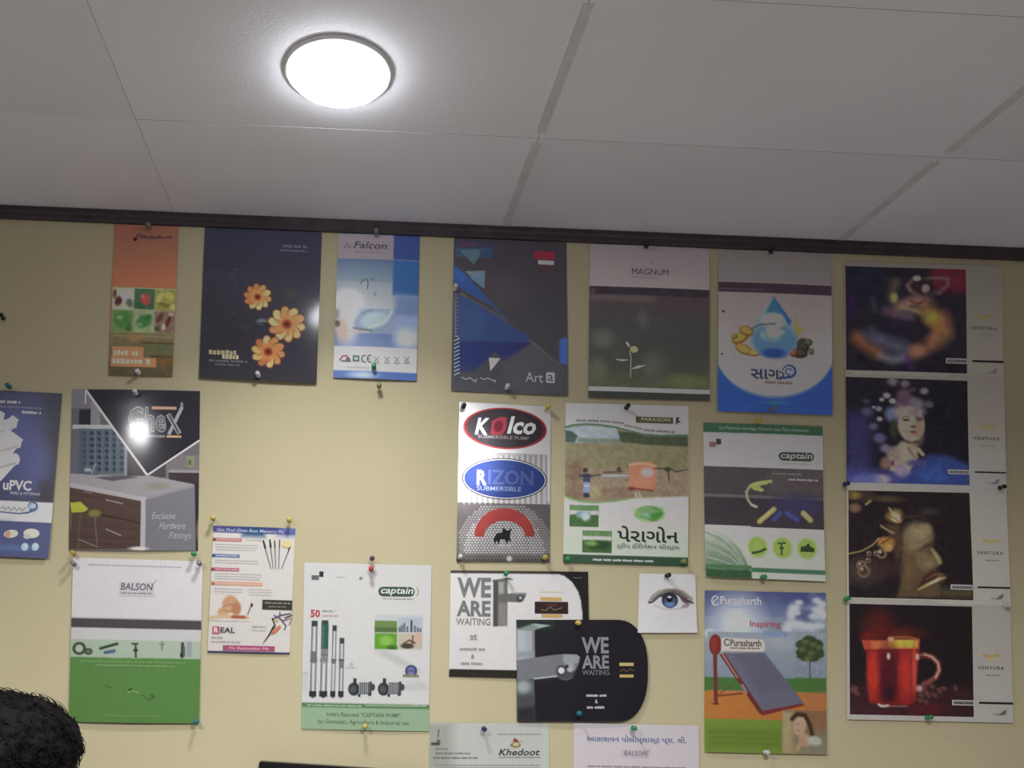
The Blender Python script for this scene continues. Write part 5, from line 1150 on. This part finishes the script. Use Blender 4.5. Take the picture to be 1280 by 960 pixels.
PINS = [
    (-0.5760, 2.1154, 'teal', 'dark teal push pin at the top of the blue pipes poster', 0.0030),
    (-0.5909, 2.2297, 'black', 'dark push pin alone in the bare wall at the left edge', 0.0030),
    (-0.3688, 2.1100, 'clear', 'clear push pin at the top of the kitchen poster', 0.0030),
    (-0.4608, 1.8395, 'amber', 'amber push pin at the lower left corner of the kitchen poster', 0.0030),
    (-0.2639, 1.8440, 'green', 'green push pin at the lower right corner of the kitchen poster', 0.0030),
    (-0.4595, 1.8210, 'grey', 'small grey pin in the top left corner of the white and green poster', 0.0030),
    (-0.2542, 1.8269, 'grey', 'small grey pin in the top right corner of the white and green poster', 0.0030),
    (-0.2523, 1.5666, 'teal', 'teal push pin at the lower right corner of the green-bottomed poster', 0.0030),
    (-0.3548, 2.3965, 'grey', 'grey push pin at the top of the narrow orange sheet', 0.0030),
    (-0.3651, 2.1468, 'white', 'white push pin at the bottom of the narrow orange sheet', 0.0030),
    (-0.1659, 2.1481, 'clear', 'clear push pin at the bottom of the dark flower poster', 0.0030),
    (0.0285, 2.4016, 'grey', 'grey push pin at the top of the blue water poster', 0.0030),
    (0.0290, 2.1684, 'green', 'green push pin in the white strip of the blue water poster', 0.0030),
    (0.0386, 2.1357, 'olive', 'olive push pin in the wall just below the blue water poster', 0.0030),
    (0.1656, 2.3093, 'clear', 'clear push pin on the left edge of the poster with blue triangles', 0.0030),
    (0.2573, 2.1407, 'clear', 'clear push pin at the bottom of the poster with blue triangles', 0.0030),
    (0.4986, 2.3980, 'black', 'black push pin at the top of the white-topped grey poster', 0.0030),
    (0.7206, 2.3972, 'black', 'black push pin at the top of the water drop poster', 0.0030),
    (0.7213, 2.1175, 'grey', 'grey push pin in the blue base of the water drop poster', 0.0030),
    (-0.2339, 1.9027, 'yellow', 'yellow push pin above the left corner of the paint brush sheet', 0.0030),
    (-0.1078, 1.9033, 'yellow', 'yellow push pin above the right corner of the paint brush sheet', 0.0030),
    (0.0323, 1.8432, 'purple', 'dark purple push pin just above the top edge of the pump poster', 0.0030),
    (0.0311, 1.8229, 'red', 'red push pin inside the top edge of the pump poster', 0.0030),
    (0.0256, 1.5610, 'yellow', 'yellow push pin at the bottom of the pump poster', 0.0030),
    (0.1829, 2.1061, 'black', 'black push pin at the top left corner of the foil poster', 0.0030),
    (0.3278, 2.1085, 'yellow', 'yellow push pin at the top right corner of the foil poster', 0.0030),
    (0.1813, 1.8471, 'clear', 'clear push pin at the lower left corner of the foil poster', 0.0030),
    (0.3255, 1.8504, 'amber', 'amber push pin at the lower right corner of the foil poster', 0.0030),
    (0.4650, 2.1126, 'black', 'black push pin at the top of the farm poster', 0.0030),
    (0.3639, 1.8463, 'green', 'green push pin at the lower left corner of the farm poster', 0.0030),
    (0.5644, 1.8493, 'olive', 'olive push pin at the lower right corner of the farm poster', 0.0030),
    (0.6951, 2.0965, 'yellow', 'yellow push pin at the top of the leaf poster', 0.0030),
    (0.7036, 1.8265, 'green', 'green push pin at the bottom of the leaf poster', 0.0030),
    (0.2591, 1.8222, 'green', 'green push pin at the top of the white tap card', 0.0030),
    (0.3819, 1.7408, 'yellow', 'yellow push pin at the top of the black rounded card', 0.0060),
    (0.3850, 1.5878, 'teal', 'dark teal push pin at the bottom of the black rounded card', 0.0060),
    (0.5368, 1.8243, 'black', 'black push pin at the top of the eye card', 0.0030),
    (0.7082, 1.5268, 'clear', 'clear push pin at the bottom of the solar heater poster', 0.0030),
    (0.2250, 1.5610, 'navy', 'navy push pin at the top of the sheet with the farm logo', 0.0030),
    (0.4783, 1.5657, 'green', 'green push pin at the top of the lilac-white letter sheet', 0.0060),
    (0.8500, 1.9910, 'navy', 'navy push pin at the left between the flower woman and gold face sheets', 0.0040),
    (1.1299, 1.9922, 'black', 'black push pin at the right between the flower woman and gold face sheets', 0.0040),
    (0.8503, 1.7902, 'green', 'green push pin at the left between the gold face and red mug sheets', 0.0040),
    (1.1372, 1.7858, 'clear', 'clear push pin at the right above the red mug sheet', 0.0040),
    (0.9930, 1.5895, 'green', 'green push pin at the bottom of the red mug sheet', 0.0040),
]
for x, z, c_, l_, b_ in PINS:
    pin(x, z, c_, l_, b_)

# ------------------------------------------------------------------ black framed board, low on the wall
M_FRAME = principled('black_frame_lacquer', (.012, .011, .012), .3, noise=.1)
M_BOARD = principled('dark_glass_board', (.02, .02, .03), .12, noise=.1)
t = empty('framed_board', (-.147, 0, 1.503))
t.rotation_euler = (0, math.radians(3.0), 0)
tag(t, 'black framed board hanging slightly crooked at the bottom edge of the picture', 'board')
BW, BH = .272, .20
for nm, (x0, z0, x1, z1) in (('frame_rail', (0, -.014, BW, 0)), ('frame_rail', (0, -BH, BW, -BH + .014)), ('frame_stile', (0, -BH + .014, .014, -.014)), ('frame_stile', (BW - .014, -BH + .014, BW, -.014))):
    link(nm, box_mesh(nm, x0, -.018, z0, x1, -.0005, z1, .0015), M_FRAME, t)
link('board_panel', box_mesh('board_panel', .012, -.010, -BH + .012, BW - .012, -.002, -.012), M_BOARD, t)

# ------------------------------------------------------------------ person standing in front of the wall, seen from behind
def blob(name, caps, mat, parent, voxel=.008, smooth=4, loc=(0, 0, 0)):
    """one closed skin grown over tapered limbs: caps = (p0, r0, p1, r1)"""
    bm = bmesh.new()
    for p0, r0, p1, r1 in caps:
        b2 = bmesh.new()
        bmesh.ops.create_icosphere(b2, subdivisions=2, radius=r0, matrix=Matrix.Translation(p0))
        bmesh.ops.create_icosphere(b2, subdivisions=2, radius=r1, matrix=Matrix.Translation(p1))
        r = bmesh.ops.convex_hull(b2, input=b2.verts)
        bmesh.ops.delete(b2, geom=[g for g in r['geom_interior'] if isinstance(g, bmesh.types.BMVert)], context='VERTS')
        mm = bpy.data.meshes.new('x'); b2.to_mesh(mm); b2.free()
        bm.from_mesh(mm); bpy.data.meshes.remove(mm)
    me = bpy.data.meshes.new(name); bm.to_mesh(me); bm.free()
    ob = bpy.data.objects.new(name, me); COL.objects.link(ob)
    md = ob.modifiers.new('r', 'REMESH'); md.mode = 'VOXEL'; md.voxel_size = voxel; md.use_smooth_shade = True
    ms = ob.modifiers.new('s', 'SMOOTH'); ms.iterations = smooth; ms.factor = .6
    dg = bpy.context.evaluated_depsgraph_get()
    me2 = bpy.data.meshes.new_from_object(ob.evaluated_get(dg))
    bpy.data.objects.remove(ob)
    me2.name = name
    me2.polygons.foreach_set('use_smooth', [True] * len(me2.polygons))
    return link(name, me2, mat, parent)

M_SKIN = principled('brown_skin', (.30, .17, .11), .5, noise=.06, scale=80)
M_HAIR = principled('black_hair', (.006, .005, .006), .7, spec=.12, noise=.3, scale=90, bump=.6, bscale=260)
M_SHIRT = principled('grey_blue_shirt', (.16, .19, .25), .85, noise=.06, scale=120, bump=.3, bscale=700)
M_TROUSER = principled('dark_trousers', (.03, .03, .04), .85, noise=.1, scale=120)
M_SHOE = principled('black_shoe_leather', (.015, .014, .013), .4)
M_EYE = principled('eye_white', (.6, .58, .55), .2)
M_IRIS = principled('dark_brown_iris', (.03, .018, .012), .15)
V3 = Vector
pr = empty('person', (-.412, -.50, 0))
tag(pr, 'person with short wavy black hair seen from behind, head in the lower left corner', 'person')
H = V3((.006, .012, 1.525))      # middle of the head
def hp(x, y, z): return H + V3((x, y, z))
caps = [(hp(0, -.01, .035), .076, hp(0, .012, .03), .074), (hp(0, .0, .05), .066, hp(0, .0, .0), .070), (hp(0, .035, -.045), .052, hp(0, .02, .0), .066), (hp(0, .055, -.078), .026, hp(0, .03, -.06), .045),
        (hp(0, .094, -.012), .0095, hp(0, .082, .022), .008), (hp(0, .100, -.022), .013, hp(0, .092, -.01), .008), (hp(-.012, .090, -.024), .008, hp(.012, .090, -.024), .008),
        (hp(-.018, .084, -.046), .0065, hp(.018, .084, -.046), .0065), (hp(-.014, .082, -.056), .007, hp(.014, .082, -.056), .007),
        (hp(-.05, .064, .026), .010, hp(-.014, .076, .024), .010), (hp(.05, .064, .026), .010, hp(.014, .076, .024), .010), (hp(-.044, .064, -.008), .007, hp(-.018, .070, -.008), .007), (hp(.044, .064, -.008), .007, hp(.018, .070, -.008), .007),
        (hp(-.050, .055, -.02), .020, hp(-.03, .06, -.03), .02), (hp(.050, .055, -.02), .020, hp(.03, .06, -.03), .02)]
for sx in (-1, 1):
    caps += [(hp(sx * .076, -.008, .018), .013, hp(sx * .078, -.004, -.02), .008), (hp(sx * .082, -.016, .02), .008, hp(sx * .080, -.012, -.01), .006)]
caps += [(hp(0, -.02, -.05), .052, V3((0, -.01, 1.40)), .056), (V3((0, -.01, 1.40)), .056, V3((0, -.015, 1.33)), .070), (V3((-.10, -.01, 1.325)), .040, V3((.10, -.01, 1.325)), .040),
         (V3((0, 0, 1.25)), .085, V3((0, 0, 1.05)), .085), (V3((0, 0, 1.05)), .085, V3((0, 0, .90)), .085)]
for sx in (-1, 1):
    caps += [(V3((sx * .15, -.01, 1.325)), .05, V3((sx * .205, -.015, 1.07)), .038), (V3((sx * .205, -.015, 1.07)), .036, V3((sx * .215, .05, .85)), .024),
             (V3((sx * .215, .055, .835)), .022, V3((sx * .214, .065, .785)), .020), (V3((sx * .214, .045, .785)), .015, V3((sx * .214, .085, .785)), .015)]
    for i, (fy, fl) in enumerate(((.040, .052), (.057, .062), (.074, .066), (.090, .058))):
        a = V3((sx * .213, fy, .775)); b = a + V3((-sx * .004, .004, -fl * .5)); c_ = b + V3((-sx * .014, -.004, -fl * .42))
        caps += [(a, .0088, b, .0082), (b, .0082, c_, .0068)]
    a = V3((sx * .208, .088, .815)); b = a + V3((-sx * .010, .022, -.022)); c_ = b + V3((-sx * .008, .006, -.024))
    caps += [(a, .011, b, .0095), (b, .0095, c_, .008)]
    caps += [(V3((sx * .09, 0, .88)), .085, V3((sx * .095, .01, .47)), .052), (V3((sx * .095, .01, .47)), .050, V3((sx * .10, -.01, .09)), .034), (V3((sx * .10, -.01, .055)), .032, V3((sx * .105, .11, .035)), .026)]
blob('body', caps, M_SKIN, pr, .0065, 3)
sh = [(V3((-.13, -.01, 1.325)), .060, V3((.13, -.01, 1.325)), .060), (V3((-.06, 0, 1.24)), .112, V3((.06, 0, 1.24)), .112), (V3((-.05, 0, 1.05)), .108, V3((.05, 0, 1.05)), .108), (V3((-.05, 0, 1.24)), .115, V3((-.055, 0, .86)), .108), (V3((.05, 0, 1.24)), .115, V3((.055, 0, .86)), .108), (V3((0, -.01, 1.385)), .064, V3((0, -.01, 1.33)), .085)]
for sx in (-1, 1):
    sh += [(V3((sx * .15, -.01, 1.325)), .060, V3((sx * .19, -.013, 1.14)), .055)]
blob('shirt', sh, M_SHIRT, pr, .010, 3)
tr = [(V3((-.05, 0, .90)), .112, V3((.05, 0, .90)), .112)]
for sx in (-1, 1):
    tr += [(V3((sx * .085, 0, .86)), .096, V3((sx * .095, .01, .47)), .068), (V3((sx * .095, .01, .47)), .068, V3((sx * .10, -.01, .09)), .055)]
blob('trousers', tr, M_TROUSER, pr, .012, 3)
for sx in (-1, 1):
    blob('shoe', [(V3((sx * .10, -.03, .045)), .040, V3((sx * .10, .03, .045)), .042), (V3((sx * .10, .03, .042)), .040, V3((sx * .108, .14, .036)), .034)], M_SHOE, pr, .008, 2)
    e = bpy.data.meshes.new('eye'); b2 = bmesh.new(); bmesh.ops.create_uvsphere(b2, u_segments=16, v_segments=10, radius=.0115, matrix=Matrix.Translation(hp(sx * .031, .0655, .006))); b2.to_mesh(e); b2.free()
    eo = link('eye', e, M_EYE, pr)
    b2 = bmesh.new(); bmesh.ops.create_uvsphere(b2, u_segments=14, v_segments=8, radius=.0058, matrix=Matrix.Translation(hp(sx * .031, .0718, .006))); ie = bpy.data.meshes.new('iris'); b2.to_mesh(ie); b2.free()
    link('iris', ie, M_IRIS, eo)
# hair: a lumpy cap with many short wavy locks standing off it
from mathutils import noise as mnoise
bm = bmesh.new()
bmesh.ops.create_icosphere(bm, subdivisions=6, radius=1)
HC = V3((.008, -.004, 1.567))
def hair_pt(d, extra=0.0):
    u = .103; v_ = .112; wz = .071 if d.z > 0 else .115
    if d.z > 0:                        # flat crown, full sides
        k_ = (abs(d.x) ** 2.5 + abs(d.y) ** 2.5 + abs(d.z) ** 2.5) ** (-1 / 2.5)
    else:
        k_ = (abs(d.x) ** 2.2 + abs(d.y) ** 2.2 + abs(d.z) ** 2.2) ** (-1 / 2.2)
    if d.z < 0:
        u = .103 - .020 * min(1, -d.z * 1.2)
        if d.y > 0: v_ = .112 - .05 * min(1, -d.z * 2)
    p_ = V3((d.x * u, d.y * v_, d.z * wz)) * (k_ * (1 + extra))
    return HC + p_
for v in bm.verts:
    d = v.co.normalized()
    n_ = mnoise.noise(d * 5.0) * .045 + mnoise.noise(d * 12.0 + V3((3, 1, 2))) * .035 + abs(mnoise.noise(V3((d.x * 20, d.y * 20, d.z * 9)))) * .04
    v.co = hair_pt(d, n_)
dead = [v for v in bm.verts if v.co.y > HC.y + .055 and v.co.z < HC.z + .005 or v.co.z < HC.z - .098]
bmesh.ops.delete(bm, geom=dead, context='VERTS')
r_ = random.Random(5)
for i in range(3200):
    d = V3((r_.gauss(0, 1), r_.gauss(0, 1), r_.gauss(0, 1))).normalized()
    if d.z < -.6 or (d.y > .45 and d.z < .1): continue
    p0 = hair_pt(d, -.02)
    tdir = V3((r_.gauss(0, 1), r_.gauss(0, 1), r_.gauss(-.5, 1))); tdir = (tdir - d * tdir.dot(d)).normalized()
    side = d.cross(tdir)
    L = r_.uniform(.014, .026); w_ = r_.uniform(.0004, .0011); curl = r_.uniform(.003, .008); hgt = r_.uniform(.001, .0042)
    prev = None
    for j in range(7):
        t_j = j / 6
        c0 = p0 + tdir * (L * t_j) + d * (hgt * math.sin(math.pi * t_j) * 1.3) + side * (curl * math.sin(4.5 * t_j + i))
        ww = w_ * (1 - t_j) ** .6 + .0002
        ring = [bm.verts.new(c0 + side * ww), bm.verts.new(c0 + d * ww), bm.verts.new(c0 - side * ww)]
        if prev:
            for q in range(3):
                bm.faces.new((prev[q], prev[(q + 1) % 3], ring[(q + 1) % 3], ring[q]))
        prev = ring
me = bpy.data.meshes.new('hair'); bm.to_mesh(me); bm.free()
me.polygons.foreach_set('use_smooth', [True] * len(me.polygons))
link('hair', me, M_HAIR, pr)
